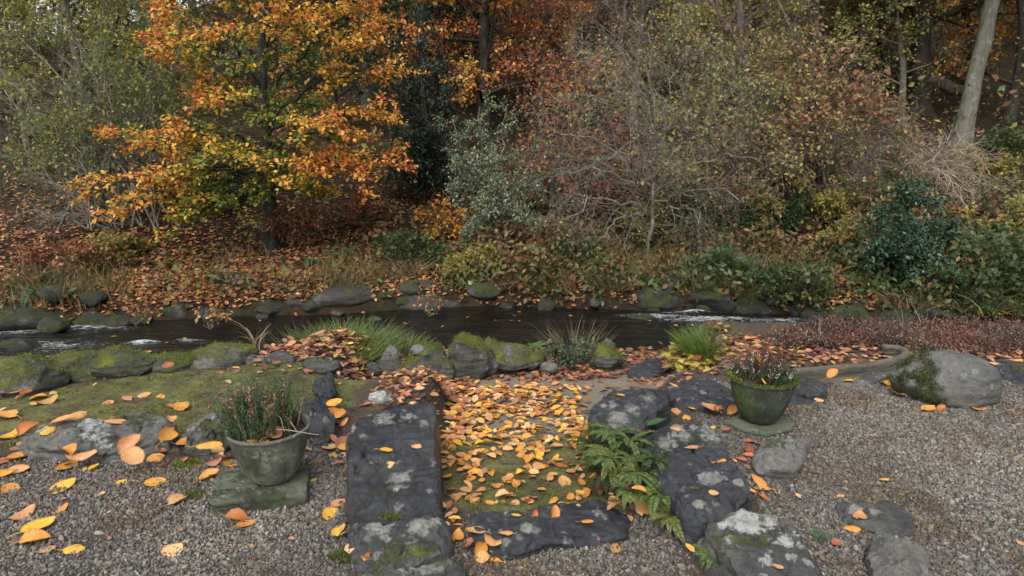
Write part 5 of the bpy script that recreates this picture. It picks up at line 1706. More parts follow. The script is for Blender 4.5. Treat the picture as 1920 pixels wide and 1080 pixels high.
def leaf_beds():
    """brown leaf bed of the near bank, left of and behind the path"""
    P_ = []
    def area(n, x0, x1, y0, y1, pal, L0, L1, dens, lift=.03):
        x = rng.uniform(x0, x1, n)
        y = rng.uniform(y0, y1, n)
        k = rng.uniform(0, 1, n) < dens(x, y)
        x, y = x[k], y[k]
        pos = np.stack([x, y, ground_z(x, y) + lift * rng.uniform(0, 1, len(x))], 1)
        P_.append(leaf_batch(pos, np.tile([0, 0, 1.], (len(x), 1)), rng.uniform(L0, L1, len(x)), pick(pal, len(x), pos * 2, .45)))
    brown = [((.20, .075, .045), 4), ((.30, .14, .075), 3), ((.42, .22, .10), 2), ((.12, .05, .035), 3), ((.46, .30, .07), 1), ((.38, .15, .05), 1)]
    bright = [((.55, .26, .09), 3), ((.62, .32, .06), 2), ((.35, .13, .06), 3), ((.55, .36, .18), 2), ((.2, .08, .05), 2)]
    yel = [((.40, .34, .07), 2), ((.50, .36, .08), 2), ((.25, .26, .06), 1), ((.3, .1, .05), 1)]
    area(3600, -2.0, -.3, 4.0, 5.4, brown, .04, .08, lambda x, y: .15 + .85 * S(y, 4.2, 4.4) * S(x, -2.0, -1.6))
    area(500, -2.1, -.9, 4.75, 5.3, yel, .05, .09, lambda x, y: .8 + 0 * x)
    area(1500, -.5, .75, 4.25, 5.1, brown, .04, .075, lambda x, y: .75 * S(y, 4.5, 4.75) + .06)
    area(1000, -.75, .5, 3.85, 4.5, bright, .04, .08, lambda x, y: .5 * (1 - S(x, .1, .5)) + .03)
    area(900, .2, 1.2, 4.6, 5.6, brown, .04, .08, lambda x, y: .8 + 0 * x)
    area(700, 1.0, 1.7, 4.2, 5.1, brown, .04, .075, lambda x, y: .75 + 0 * x)
    area(1500, 1.6, 3.9, 3.95, 4.75, brown, .04, .08, lambda x, y: .8 + 0 * x)
    area(500, .9, 1.8, 3.85, 4.6, brown, .035, .07, lambda x, y: .5 + 0 * x)
    area(420, -3.4, -1.0, 3.3, 4.5, bright, .03, .07, lambda x, y: .12 + .4 * S(y, 4.1, 4.5))
    area(520, -2.6, -.55, 2.5, 3.0, bright + [((.66, .3, .03), 3)], .03, .075, lambda x, y: .30 * np.exp(-((y - 2.82) / .14) ** 2) + .02)
    area(160, -.66, -.40, 2.0, 3.9, bright, .03, .07, lambda x, y: .6 + 0 * x)
    area(420, -.85, -.45, 3.4, 4.4, brown, .03, .065, lambda x, y: .8 + 0 * x)
    area(600, -3.4, .9, 2.0, 3.2, brown, .012, .03, lambda x, y: .5 + 0 * x)
    area(160, .40, .62, 2.3, 3.2, bright + brown, .03, .06, lambda x, y: .6 + 0 * x, .06)
    area(60, -.42, -.22, 1.9, 2.5, bright, .035, .07, lambda x, y: .6 + 0 * x)
    area(200, .5, 1.2, 2.0, 3.7, bright, .03, .07, lambda x, y: .25 + 0 * x)
    V, F, C = joinc(P_)
    tag(obj('leaf_litter', mesh_np('leaf_litter', V, F, M['litter'], C)), 'brown and tan fallen leaves bedding the near bank', kind='stuff')
leaf_beds()

n = 70
x = rng.uniform(-5, 4, n)
pos = np.stack([x, rng.uniform(6.4, 9.0, n), np.full(n, WATER_Z + .03)], 1)
pos = pos[pos[:, 1] < far_edge(pos[:, 0]) - .1]
V, F, C = leaf_batch(pos, np.tile([0, 0, 1.], (len(pos), 1)), rng.uniform(.05, .08, len(pos)), pick([((.4, .3, .05), 2), ((.3, .14, .05), 2)], len(pos)))
tag(obj('fallen_leaves', mesh_np('fallen_leaves', V, F, M['litter'], C)), 'yellow and brown leaves drifting on the dark water', kind='stuff')

# ------------------------------------------------------------------ far bank: litter, undergrowth, ferns
def far_litter():
    n = 90000
    x = rng.uniform(-13, 13, n)
    q = rng.gamma(1.6, 2.2, n)
    q = np.where(rng.uniform(0, 1, n) < .30, rng.uniform(-.08, 1.0, n), q)
    y = far_edge(x) + .1 + q
    dens = .45 + .75 * fbm2(x, y, .7, 4, 55) + .35 * S(-x, 1, 5) * (1 - S(q, 3, 6))
    k = (rng.uniform(0, 1, n) < dens) & (y < 22)
    x, y = x[k], y[k]
    n = len(x)
    pos = np.stack([x, y, ground_z(x, y) + .03 * rng.uniform(0, 1, n)], 1)
    pal = [((.24, .09, .035), 4), ((.36, .16, .06), 4), ((.48, .24, .09), 2), ((.13, .055, .03), 3), ((.55, .33, .07), .8)]
    L = rng.uniform(.05, .10, n)
    a = rng.uniform(0, 6.283, n)
    V, F, C = leaves(pos, np.stack([np.cos(a), np.sin(a), rng.normal(0, .3, n)], 1), np.array([0, -.25, 1.]) + rng.normal(0, .35, (n, 3)), L, L * .6, pick(pal, n, pos, .4), T_DIA)
    tag(obj('leaf_litter', mesh_np('leaf_litter', V, F, M['litter'], C)), 'rusty leaf litter covering the far bank and wood floor', kind='stuff')
far_litter()

def undergrowth():
    parts = []
    n = 120000
    x = rng.uniform(-13, 13, n)
    q = np.where(rng.uniform(0, 1, n) < .3, rng.uniform(-.1, 1.2, n), rng.gamma(1.7, 1.5, n))
    y = far_edge(x) + .1 + q
    f = fbm2(x, y, .9, 4, 66)
    k = rng.uniform(0, 1, n) < np.clip(.36 + 1.5 * f + .2 * S(x, -2.5, .5) - .55 * S(-x, .8, 2.5) * S(q, .4, .9) * (1 - S(-x, 6.5, 8)), .03, 1)
    x, y, f = x[k], y[k], f[k]
    n = len(x)
    k2 = (x > -1.2) | (rng.uniform(0, 1, len(x)) < .30)
    x, y, f = x[k2], y[k2], f[k2]
    n = len(x)
    h = np.clip(.12 + 1.1 * (f + .2), .06, .75) * rng.uniform(0, 1, n) ** .8
    pos = np.stack([x, y, ground_z(x, y) + h * (1 - .5 * S(-x, 1.5, 4))], 1)
    pal = [((.03, .055, .016), 3), ((.055, .085, .025), 3), ((.10, .125, .04), 2), ((.17, .09, .035), 2.5), ((.20, .18, .055), 1), ((.10, .055, .028), 3)]
    L = rng.uniform(.05, .13, n)
    V, F, C = leaves(pos, rng.normal(0, 1, (n, 3)) + np.array([0, -.3, -.1]), np.array([0, -.6, .8]) + rng.normal(0, .6, (n, 3)), L, L * .55, pick(pal, n, pos, .65, .9), T_DIA)
    parts.append((V, F, C))
    n = 17000
    x = rng.uniform(-9, 11, n)
    y = far_edge(x) + .12 + np.where(rng.uniform(0, 1, n) < .45, rng.uniform(0, .7, n), rng.gamma(1.5, 1.1, n))
    k = rng.uniform(0, 1, n) < np.clip(.25 + 1.3 * fbm2(x, y, .8, 3, 68) + .3 * S(x, -2.5, 0), 0, 1)
    x, y = x[k], y[k]
    z = ground_z(x, y)
    n = len(x)
    V, F, C = blades(n, 0, 0, z, .001, .15, .5, .1, [((.14, .13, .05), 2), ((.22, .16, .08), 2), ((.07, .085, .025), 2), ((.25, .12, .05), 1)], .006, 3, 0, 1.3)
    V = V.reshape(n, -1, 3) + np.stack([x, y, 0 * x], 1)[:, None]
    parts.append((V.reshape(-1, 3), F, C))
    V, F, C = joinc(parts)
    tag(obj('undergrowth', mesh_np('undergrowth', V, F, M['grass'], C)), 'low brambles, ivy and dry grass covering the far bank', kind='stuff')
undergrowth()

def on_bank(px, py, ymin=8.0, ymax=40.0):
    """first ground of the far side met along the sight line"""
    d = ray(px, py)
    for y in np.arange(ymin, ymax, .1):
        p = d * (y / d[1])
        if CAM_H + p[2] <= gz(p[0], y):
            return np.array([p[0], y, gz(p[0], y)])
    return np.array([p[0], y, gz(p[0], y)])

G_F2 = 'ferns on the far bank'
for px, py, s, n, key, lab in [
    (75, 545, .55, 9, 'd', 'dark green fern on the far bank at the left, above mossed rock'),
    (25, 540, .45, 8, 'd', 'dark fern cut by the left frame edge on the far bank'),
    (648, 482, .45, 9, 'g', 'green fern on the bank right of the beech trunk'),
    (575, 500, .40, 8, 'd', 'dark fern beside the foot of the beech trunk'),
    (1060, 505, .45, 9, 'g', 'bright fern on the bank under the red tinged shrub'),
    (1345, 480, .5, 10, 'g', 'big green fern right of the bare shrub trunk'),
    (1390, 505, .45, 9, 'g', 'green fern below the big fern right of bare shrub'),
    (1300, 500, .4, 8, 'd', 'dark fern between bare shrub trunk and big green fern'),
    (1480, 520, .45, 9, 'y', 'yellowing fern left of the rusty bracken'),
    (1565, 520, .42, 10, 'r', 'rusty bracken plant left of the dark holly'),
    (1600, 545, .36, 9, 'r', 'low rusty bracken at the foot of the dark holly'),
    (960, 500, .4, 8, 'r', 'orange brown bracken right of the grey green shrub'),
    (1690, 345, .7, 9, 'r', 'tall rusty bracken on the slope above the holly'),
    (1640, 355, .65, 9, 'r', 'rusty bracken left of the tall one above the holly'),
    (1890, 430, .8, 11, 'd', 'dark green fern mass at the right frame edge'),
    (1870, 515, .5, 8, 'g', 'green fern at right frame edge above the mossy boulder'),
    (700, 440, .5, 9, 'r', 'brown bracken on bank between beech and orange sapling'),
    (730, 470, .4, 9, 'y', 'pale yellowing fern below the orange sapling'),
    (300, 505, .4, 8, 'd', 'dark fern on the leafy bank left of the beech trunk'),
    (1440, 470, .45, 9, 'g', 'light green fern above the yellowing one, right slope'),
    (860, 530, .35, 8, 'y', 'yellow fern above the rock ledge'),
    (1210, 540, .4, 9, 'g', 'green fern at the foot of the bare shrub'),
]:
    p = on_bank(px, py)
    fern(lab, tuple(p), s, n, key, G_F2)

for px, py, z, lab in [(1125, 812, .06, 'grassy sprigs over the face of the square wall stone'), (1190, 850, .06, 'grassy sprigs among the ferns of the right wall'), (1225, 905, .05, 'grassy sprigs under the big purplish slab'), (1275, 960, .05, 'grass at the near end of the fern row')]:
    tuft_obj('grass_tuft', lab, 'grass', tuple(P(px, py, z)), 190, .075, .03, .11, 1.5, [((.08, .12, .03), 3), ((.15, .17, .05), 1)], .002, 1.6, 'grass sprigs on the right wall')

# grass falling over the bank edge
for px, py, n, pal, lab in [
    (660, 530, 120, 0, 'tuft of dry grass over the left part of rock ledge'), (760, 515, 140, 0, 'tuft of dry grass over the middle of the rock ledge'), (960, 540, 160, 0, 'brown grass hanging over the bank below the grey green shrub'),
    (1020, 545, 140, 1, 'green grass on the bank edge left of bare shrub'), (1150, 545, 160, 0, 'dry grass on the bank edge under the bare shrub'), (1290, 545, 160, 1, 'green grass on the bank edge right of bare shrub trunk'),
    (1400, 560, 160, 1, 'green grass above the split dark rock'), (1500, 560, 150, 0, 'dry grass below the yellowing fern'), (1700, 580, 140, 0, 'dry grass below the holly'), (1830, 590, 140, 1, 'grass beside the upright mossy boulder'),
    (120, 560, 120, 1, 'grass on the mossed bank at the left')]:
    p = on_bank(px, py)
    tuft_obj('grass_tuft', lab, 'grass', tuple(p), n, .28, .2, .5, 1.1, [((.24, .17, .09), 3), ((.14, .12, .05), 2)] if pal == 0 else GR, .006, 1.6, 'grass tufts along the far bank edge')

# ------------------------------------------------------------------ trees
def tree(name, label, base, trunk_pts, r0, boughs, sub, leaf, bark, group=None, twig=None, r_end=.35, bough_rf=.55, sides=8, min_r=.0018, leaf_levels=(-1,)):
    """trunk_pts world points; boughs: list of point lists starting on the trunk, or dict for grow(); sub: grow dicts; leaf: dict or None"""
    base = np.asarray(base, float)
    t = thing(name, label, 'tree', tuple(base), group)
    tp = np.asarray(trunk_pts, float)
    k = np.linspace(0, len(tp) - 1, 18)
    i = np.clip(k.astype(int), 0, len(tp) - 2)
    w = (k - i)[:, None]
    tp = tp[i] * (1 - w) + tp[i + 1] * w
    tp[1:-1] = .25 * tp[:-2] + .5 * tp[1:-1] + .25 * tp[2:]
    tp[1:-1] += rng.normal(0, min(r0 * .12, .007), (16, 3))
    tr = r0 * np.linspace(1, r_end, 18) * (1 + .9 * np.exp(-np.linspace(0, 1, 18) * 16))
    V, F = tubes(tp[None], tr[None], 12)
    V = V + norm(V - np.repeat(tp, 12, 0)) * (r0 * .12 * fbm(V * np.array([6, 6, 1.5]), 3, 7))[:, None]
    obj('trunk', mesh_np('trunk', V - base, F, M[bark]), t)
    if isinstance(boughs, dict):
        bp, br, _ = grow(tp[None], tr[None], **boughs)
    else:
        lst, rr = [], []
        for pts, rad in boughs:
            pts = np.asarray(pts, float)
            kk = np.linspace(0, len(pts) - 1, 9)
            ii = np.clip(kk.astype(int), 0, len(pts) - 2)
            ww = (kk - ii)[:, None]
            q = pts[ii] * (1 - ww) + pts[ii + 1] * ww
            q[1:-1] = .25 * q[:-2] + .5 * q[1:-1] + .25 * q[2:]
            q[1:-1] += rng.normal(0, .035, (7, 3))
            lst.append(q)
            rr.append(rad * np.linspace(1, .3, 9))
        bp, br = np.stack(lst), np.stack(rr)
    lv = [(bp, br, np.arange(len(bp)))]
    for kw in sub:
        p, r, pi = grow(lv[-1][0], lv[-1][1], **kw)
        lv.append((p, r, lv[-1][2][pi]))
    for b_ in range(len(bp)):
        parts = []
        for k, (p, r, ri) in enumerate(lv):
            s = ri == b_
            parts.append(tubes(p[s], np.maximum(r[s], min_r), 5 if k == 0 else 3))
        V, F = join(parts)
        obj('branch', mesh_np('branch', V - base, F, M[twig or bark]), t)
    if leaf:
        parts = []
        for li in leaf_levels:
            p, d = along(lv[li][0], leaf['per'] if li == leaf_levels[0] else max(2, leaf['per'] // 2), leaf.get('t0', .1), leaf.get('jit', .03))
            n = len(p)
            d = norm(d * .6 + rng.normal(0, .6, (n, 3)) + np.array([0, 0, -leaf.get('hang', .25)]))
            nr = np.array([0, -.25, 1.]) + rng.normal(0, leaf.get('scatter', .45), (n, 3))
            Ls = leaf['L'] * rng.uniform(.6, 1.3, n)
            c = leaf['fun'](p) if 'fun' in leaf else pick(leaf['pal'], n, p, leaf.get('clump', .55), leaf.get('sc', .9), len(bpy.data.objects) % 89)
            parts.append(leaves(p, d, nr, Ls, Ls * leaf.get('W', .62), c, leaf.get('tpl', T_DIA)))
        V, F, C = joinc(parts)
        obj('crown', mesh_np('crown', V - base, F, M[leaf.get('mat', 'leaf')], C), t)['kind'] = 'stuff'
    return t

# --- the orange beech
def beech():
    base = on_bank(507, 470)
    yb = base[1]
    tp = [base - np.array([0, 0, .15]), PY(506, 400, yb), PY(503, 300, yb), PY(494, 190, yb), PY(490, 60, yb), PY(498, -120, yb + .1), PY(505, -330, yb + .2)]
    tp = np.array(tp)
    def on_trunk(f):
        k = f * (len(tp) - 1)
        i = min(int(k), len(tp) - 2)
        return tp[i] * (1 - (k - i)) + tp[i + 1] * (k - i)
    spec = [(.24, 160, 350, -.7), (.22, 215, 395, -1.0), (.27, 300, 330, -1.1), (.32, 195, 262, -.6), (.25, 350, 420, -.9), (.34, 330, 245, -.8), (.26, 745, 300, -.4), (.30, 690, 330, -1.1), (.36, 745, 215, -.6), (.33, 600, 320, -1.3),
            (.40, 620, 235, -1.4), (.42, 420, 190, -1.2), (.45, 740, 130, -.5), (.45, 300, 70, -.4), (.5, 660, 60, -1.0), (.52, 380, 60, -1.1), (.55, 280, 10, .2), (.58, 730, 40, .0), (.6, 560, 20, -1.3), (.65, 400, -60, -.6),
            (.68, 640, -70, -.5), (.75, 520, -130, -.9), (.4, 580, 180, 1.3), (.42, 400, 150, 1.2), (.55, 520, 60, 1.3), (.62, 680, 0, 1.0), (.35, 660, 260, 1.0), (.8, 700, -160, .3), (.8, 330, -130, .2), (.30, 440, 300, -1.2), (.2, 420, 395, -.5), (.21, 580, 360, -.7)]
    bl = []
    for f, px, py, dy in spec:
        px = 497 + (px - 497) * .93
        a = on_trunk(f)
        e = PY(px, py, yb + dy)
        m1 = a * .65 + e * .35 + np.array([0, 0, .22])
        m2 = a * .3 + e * .7 + np.array([0, 0, .16])
        bl.append(([a, m1, m2, e], .038 * (1.15 - f)))
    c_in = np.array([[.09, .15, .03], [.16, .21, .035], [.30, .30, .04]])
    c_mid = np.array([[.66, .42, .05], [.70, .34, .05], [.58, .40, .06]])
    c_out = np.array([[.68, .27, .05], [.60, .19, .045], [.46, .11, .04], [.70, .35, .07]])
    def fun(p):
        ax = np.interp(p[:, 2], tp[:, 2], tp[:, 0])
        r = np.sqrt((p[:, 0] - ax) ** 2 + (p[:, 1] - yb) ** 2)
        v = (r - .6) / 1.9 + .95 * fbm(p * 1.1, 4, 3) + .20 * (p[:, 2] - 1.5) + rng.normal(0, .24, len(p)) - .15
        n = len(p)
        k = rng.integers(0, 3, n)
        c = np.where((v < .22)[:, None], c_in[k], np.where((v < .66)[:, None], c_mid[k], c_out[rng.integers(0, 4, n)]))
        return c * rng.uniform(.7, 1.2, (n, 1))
    tree('beech_tree', 'young beech with orange, gold and green leaves on far bank', base, tp, .112, bl,
         [dict(n=11, t0=.18, t1=1., L=.85, ang=.85, npts=5, wig=.10, up=-.01, rf=.5, flat=.22, taper=.45),
          dict(n=5, t0=.2, t1=1., L=.42, ang=.75, npts=4, wig=.12, up=-.02, rf=.55, flat=.25)],
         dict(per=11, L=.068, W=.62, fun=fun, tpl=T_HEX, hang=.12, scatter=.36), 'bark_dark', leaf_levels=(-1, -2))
beech()

# --- bare and half bare thickets
def thicket(name, label, base, stems, sub, leaf, bark, min_r=.0022, cat='shrub', group=None):
    base = np.asarray(base, float)
    t = thing(name, label, cat, tuple(base), group)
    for pts, rad in stems:
        pts = np.asarray(pts, float)
        kk = np.linspace(0, len(pts) - 1, 12)
        ii = np.clip(kk.astype(int), 0, len(pts) - 2)
        ww = (kk - ii)[:, None]
        q = pts[ii] * (1 - ww) + pts[ii + 1] * ww
        q[1:-1] = .25 * q[:-2] + .5 * q[1:-1] + .25 * q[2:]
        q[1:-1] += rng.normal(0, .04, (10, 3))
        lv = [(q[None], (rad * np.linspace(1, .3, 12))[None])]
        for kw in sub:
            p, r, pi = grow(lv[-1][0], lv[-1][1], **kw)
            lv.append((p, r))
        V, F = join([tubes(p, np.maximum(r, min_r), 6 if k == 0 else 3) for k, (p, r) in enumerate(lv)])
        st = obj('stem', mesh_np('stem', V - base, F, M[bark]), t)
        if leaf:
            p, d = along(lv[-1][0], leaf['per'], .1, .03)
            s = rng.uniform(0, 1, len(p)) < np.clip(leaf.get('keep', 1.) + leaf.get('patch', 0) * fbm(p * .8, 3, 19), 0, 1)
            p, d = p[s], d[s]
            n = len(p)
            if n:
                Ls = leaf['L'] * rng.uniform(.6, 1.3, n)
                V, F, C = leaves(p, norm(d * .4 + rng.normal(0, .7, (n, 3)) + np.array([0, 0, -.3])), np.array([0, -.3, 1.]) + rng.normal(0, .6, (n, 3)), Ls, Ls * leaf.get('W', .6), pick(leaf['pal'], n, p, .55, .8, 5), T_DIA)
                obj('foliage', mesh_np('foliage', V - base, F, M[leaf.get('mat', 'leaf')], C), st)['kind'] = 'stuff'
    return t

def arc(a, e, lift=.3, side=(0, 0, 0)):
    a, e = np.asarray(a), np.asarray(e)
    return [a, a * .68 + e * .32 + np.array([0, 0, lift]) + np.array(side), a * .32 + e * .68 + np.array([0, 0, lift * 1.1]) + np.array(side), e]

b = on_bank(1215, 480)
yb = b[1]
TW = [dict(n=9, t0=.2, t1=1., L=1.05, ang=.8, npts=6, wig=.26, up=-.03, rf=.5), dict(n=6, t0=.12, t1=1., L=.6, ang=.8, npts=5, wig=.28, up=-.03, rf=.55), dict(n=4, t0=.15, t1=1., L=.32, ang=.8, npts=4, wig=.3, up=-.03, rf=.6)]
thicket('bare_hawthorn', 'bare grey twigged hawthorn with thin pale trunk in the middle of far bank', b,
        [([b, PY(1222, 400, yb), PY(1230, 310, yb), PY(1225, 180, yb + .1), PY(1215, 60, yb + .2)], .038)] +
        [(arc(PY(1224 + rng.normal(0, 4), s, yb), PY(px, py, yb + dy), .25), .022) for s, px, py, dy in
         [(380, 1040, 330, -.8), (350, 1010, 250, -.3), (330, 1100, 180, -.6), (320, 1090, 110, .2), (300, 1160, 90, -.5), (300, 1280, 80, -.4), (320, 1340, 150, -.7), (340, 1400, 210, -.4), (360, 1420, 300, -.8), (390, 1390, 380, -1.0), (400, 1060, 410, -1.0), (410, 1310, 420, -1.2), (370, 1140, 300, -1.3), (360, 1290, 280, -1.4), (330, 1220, 160, -1.2), (420, 1120, 450, -.9)]],
        TW, dict(per=3, L=.06, pal=[((.30, .11, .06), 2), ((.24, .14, .08), 2), ((.28, .26, .07), 2), ((.12, .15, .05), 2)], keep=.35, patch=1.1), 'twig_pale', cat='tree', min_r=.0015)

b = on_bank(1040, 470, 12.0)
yb = b[1] + .3
thicket('red_shrub', 'sprawling shrub with dull red leaves and mossy bough behind hawthorn', b,
        [(arc(b, PY(px, py, yb + dy), .3), .03) for px, py, dy in [(1000, 200, .2), (1090, 110, .4), (1150, 150, .0), (1180, 240, -.4), (1060, 290, -.6), (980, 310, -.3), (1130, 330, -.6), (1010, 120, .5), (1200, 330, .2)]],
        [dict(n=10, t0=.25, t1=1., L=.9, ang=.8, npts=5, wig=.22, up=-.02, rf=.5), dict(n=8, t0=.15, t1=1., L=.5, ang=.8, npts=4, wig=.25, rf=.55)],
        dict(per=9, L=.075, pal=[((.30, .06, .04), 3), ((.38, .13, .06), 2), ((.20, .06, .05), 2), ((.44, .2, .07), 1)], keep=.55, patch=.9), 'bark_mid', cat='shrub')

b = on_bank(1500, 440, 12.0)
yb = b[1]
thicket('brown_thicket', 'wide brown twiggy tree with few yellow leaves right of the hawthorn', b,
        [(arc(b + np.array([rng.normal(0, .25), rng.normal(0, .2), 0]), PY(px, py, yb + dy), .35), .04) for px, py, dy in
         [(1290, 60, .2), (1330, 130, -.4), (1380, 50, .3), (1430, 120, -.2), (1500, 60, .3), (1540, 150, -.3), (1600, 110, .4), (1640, 190, -.2), (1660, 250, -.5), (1590, 280, -.9), (1440, 230, -.8), (1360, 250, -.9), (1500, 270, -1.2), (1400, 340, -1.1), (1600, 340, -1.1), (1330, 0, .6), (1450, -20, .6), (1680, 320, -.6)]],
        [dict(n=12, t0=.2, t1=1., L=.95, ang=.75, npts=5, wig=.22, up=-.02, rf=.5), dict(n=7, t0=.12, t1=1., L=.55, ang=.8, npts=4, wig=.25, rf=.55), dict(n=4, t0=.15, t1=1., L=.3, ang=.8, npts=3, wig=.3, rf=.6)],
        dict(per=4, L=.075, pal=[((.32, .22, .10), 3), ((.34, .15, .08), 2), ((.28, .27, .07), 3), ((.13, .15, .05), 2), ((.2, .11, .07), 1)], keep=.35, patch=1.0), 'twig_pink', cat='tree')

b = on_bank(210, 430, 10.0)
yb = b[1] + .6
thicket('grey_willow', 'large grey green willow thicket with sparse yellow leaves left of the beech', b,
        [(arc(b + np.array([rng.normal(0, .5), rng.normal(0, .3), 0]), PY(px, py, yb + dy), .4), .02) for px, py, dy in
         [(-40, 150, .3), (20, 60, .5), (90, 20, .6), (160, 60, .3), (220, 10, .6), (300, 40, .4), (370, 60, .6), (440, 90, .8), (60, 200, -.3), (120, 170, -.4), (200, 150, -.5), (290, 170, -.3), (360, 200, .0), (10, 290, -.5), (80, 300, -.7), (420, 230, .4), (250, 280, -.3), (-60, 60, .7), (140, 260, -.7), (330, 110, .2)]],
        [dict(n=13, t0=.22, t1=1., L=1.0, ang=.6, npts=5, wig=.16, up=.01, rf=.5), dict(n=9, t0=.12, t1=1., L=.6, ang=.65, npts=4, wig=.2, rf=.55)],
        dict(per=9, L=.07, W=.5, pal=[((.24, .25, .05), 3), ((.13, .17, .045), 3), ((.36, .31, .06), 2), ((.10, .12, .04), 2)], keep=.46, patch=.9), 'twig_olive', cat='tree')

# low grey brush at the left, and straw twigs on the right
b = on_bank(120, 440, 9.5)
thicket('brush_pile', 'grey bare brush leaning left below the willow', b, [(arc(b + np.array([.8, .2, 0]), PY(px, py, b[1] - .2 + dy), .15), .016) for px, py, dy in [(60, 330, 0), (90, 370, -.2), (150, 340, .1), (110, 400, -.3), (40, 400, .1), (180, 320, .2), (100, 350, .2), (70, 420, -.3)]],
        [dict(n=10, t0=.2, t1=1., L=.5, ang=.4, npts=4, wig=.12, rf=.6), dict(n=5, t0=.2, t1=1., L=.3, ang=.5, npts=3, wig=.15, rf=.6)], None, 'twig_pale', cat='brush')
b = on_bank(1760, 400, 10.5)
thicket('straw_brush', 'pale tangle of drooping bare twigs above the dark holly', b + np.array([0, .5, .5]),
        [(arc(PY(1700 + rng.normal(0, 40), 330 + rng.normal(0, 20), b[1] + .4), PY(px, py, b[1] + dy), .25), .014) for px, py, dy in [(1640, 270, .2), (1690, 250, .3), (1780, 270, .1), (1840, 300, .0), (1850, 350, -.2), (1830, 390, -.4), (1790, 360, -.5), (1600, 330, .1), (1730, 300, -.3), (1860, 330, .3), (1760, 330, -.2), (1820, 420, -.6)]],
        [dict(n=12, t0=.1, t1=1., L=.6, ang=.6, npts=5, wig=.2, up=-.06, rf=.6), dict(n=7, t0=.1, t1=1., L=.38, ang=.6, npts=4, wig=.22, up=-.08, rf=.65)], None, 'twig_straw', cat='brush')

# --- evergreen shrubs
def evergreen(name, label, base, pts, r, nl, L, W, pal, bark='bark_dark', mat='leaf_tough', cat='shrub', sub=None, lift=.15):
    thick = [(arc(base, p, lift), .03) for p in pts]
    return thicket(name, label, base, thick, sub or [dict(n=9, t0=.15, t1=1., L=r, ang=.8, npts=5, wig=.18, rf=.5), dict(n=6, t0=.15, t1=1., L=r * .55, ang=.75, npts=4, wig=.2, rf=.5)],
                   dict(per=nl, L=L, W=W, pal=pal, mat=mat), bark, cat=cat)
b = on_bank(925, 470, 10.0)
yb = b[1]
evergreen('grey_green_shrub', 'tall grey green shrub with tiny leaves right of the orange beech', b,
          [PY(px, py, yb + dy) for px, py, dy in [(850, 230, .2), (900, 200, .0), (950, 200, .2), (860, 290, -.4), (920, 290, -.6), (990, 280, -.2), (1000, 330, -.3), (850, 330, -.3), (930, 360, -.8), (960, 400, -.8), (900, 400, -.8), (980, 420, -.5), (890, 440, -.6), (950, 450, -.7)]],
          .45, 15, .05, .5, [((.10, .14, .075), 3), ((.16, .20, .11), 3), ((.22, .25, .15), 1), ((.065, .10, .05), 2), ((.25, .07, .06), .15)], 'bark_mid')
b = on_bank(1700, 530, 9.0)
yb = b[1]
evergreen('holly_bush', 'dense dark green holly bush on right of the far bank', b,
          [PY(px, py, yb + dy) for px, py, dy in [(1640, 400, .2), (1690, 360, .2), (1740, 370, .1), (1770, 430, .0), (1660, 450, -.4), (1710, 430, -.5), (1750, 480, -.4), (1780, 490, -.1), (1690, 500, -.5), (1630, 480, -.2), (1720, 350, .3), (1735, 520, -.4)]],
          .34, 15, .06, .5, [((.028, .06, .03), 4), ((.055, .095, .05), 3), ((.11, .15, .09), 1)])
b = on_bank(795, 380, 13.0)
yb = b[1] + .3
evergreen('yew_tree', 'very dark green yew in the gap right of the orange beech', b,
          [PY(px, py, yb + dy) for px, py, dy in [(750, 80, .2), (800, 60, .2), (850, 100, .3), (760, 160, -.3), (830, 170, -.3), (790, 140, -.5), (750, 240, -.4), (800, 240, -.7), (850, 230, -.2), (770, 310, -.6), (830, 310, -.5), (790, 20, .4), (740, 320, -.3)]],
          .65, 22, .08, .3, [((.012, .024, .014), 4), ((.022, .036, .02), 3), ((.035, .05, .03), 1)], cat='tree')
b = on_bank(835, 450, 10.0)
yb = b[1]
thicket('beech_sapling', 'small orange and gold beech sapling above the rock ledge', b, [(arc(b, PY(px, py, yb + dy), .1), .014) for px, py, dy in [(790, 390, 0), (830, 370, .1), (870, 390, 0), (800, 440, -.3), (860, 445, -.3), (890, 430, -.1), (840, 410, -.3)]],
        [dict(n=8, t0=.2, t1=1., L=.35, ang=.8, npts=4, wig=.15, rf=.5, flat=.5)], dict(per=12, L=.08, W=.62, pal=[((.55, .20, .04), 3), ((.58, .36, .05), 2), ((.36, .10, .04), 2), ((.25, .24, .05), 1)]), 'bark_mid', cat='tree')
# twigs with leaves bending over the water, left
for px, py, lab in [(395, 610, 'little sapling with tan leaves at the water left of dead grass'), (805, 585, 'small orange leaved twig at the water by the rock ledge'), (255, 605, 'leafy twig trailing to the water at the left bank')]:
    b = P(px, py + 8, WATER_Z + .02)
    thicket('twig_sapling', lab, b, [(arc(b, PY(px + dx, py - 45 + dz, b[1]), .05), .006) for dx, dz in ((-22, 22), (18, 16), (0, 8), (34, 24))], [dict(n=4, t0=.4, t1=1., L=.14, ang=.9, npts=3, wig=.1, rf=.6, flat=.3)],
            dict(per=4, L=.065, W=.6, pal=[((.50, .30, .13), 2), ((.42, .18, .07), 2), ((.55, .40, .16), 1)]), 'twig_olive', cat='sapling')
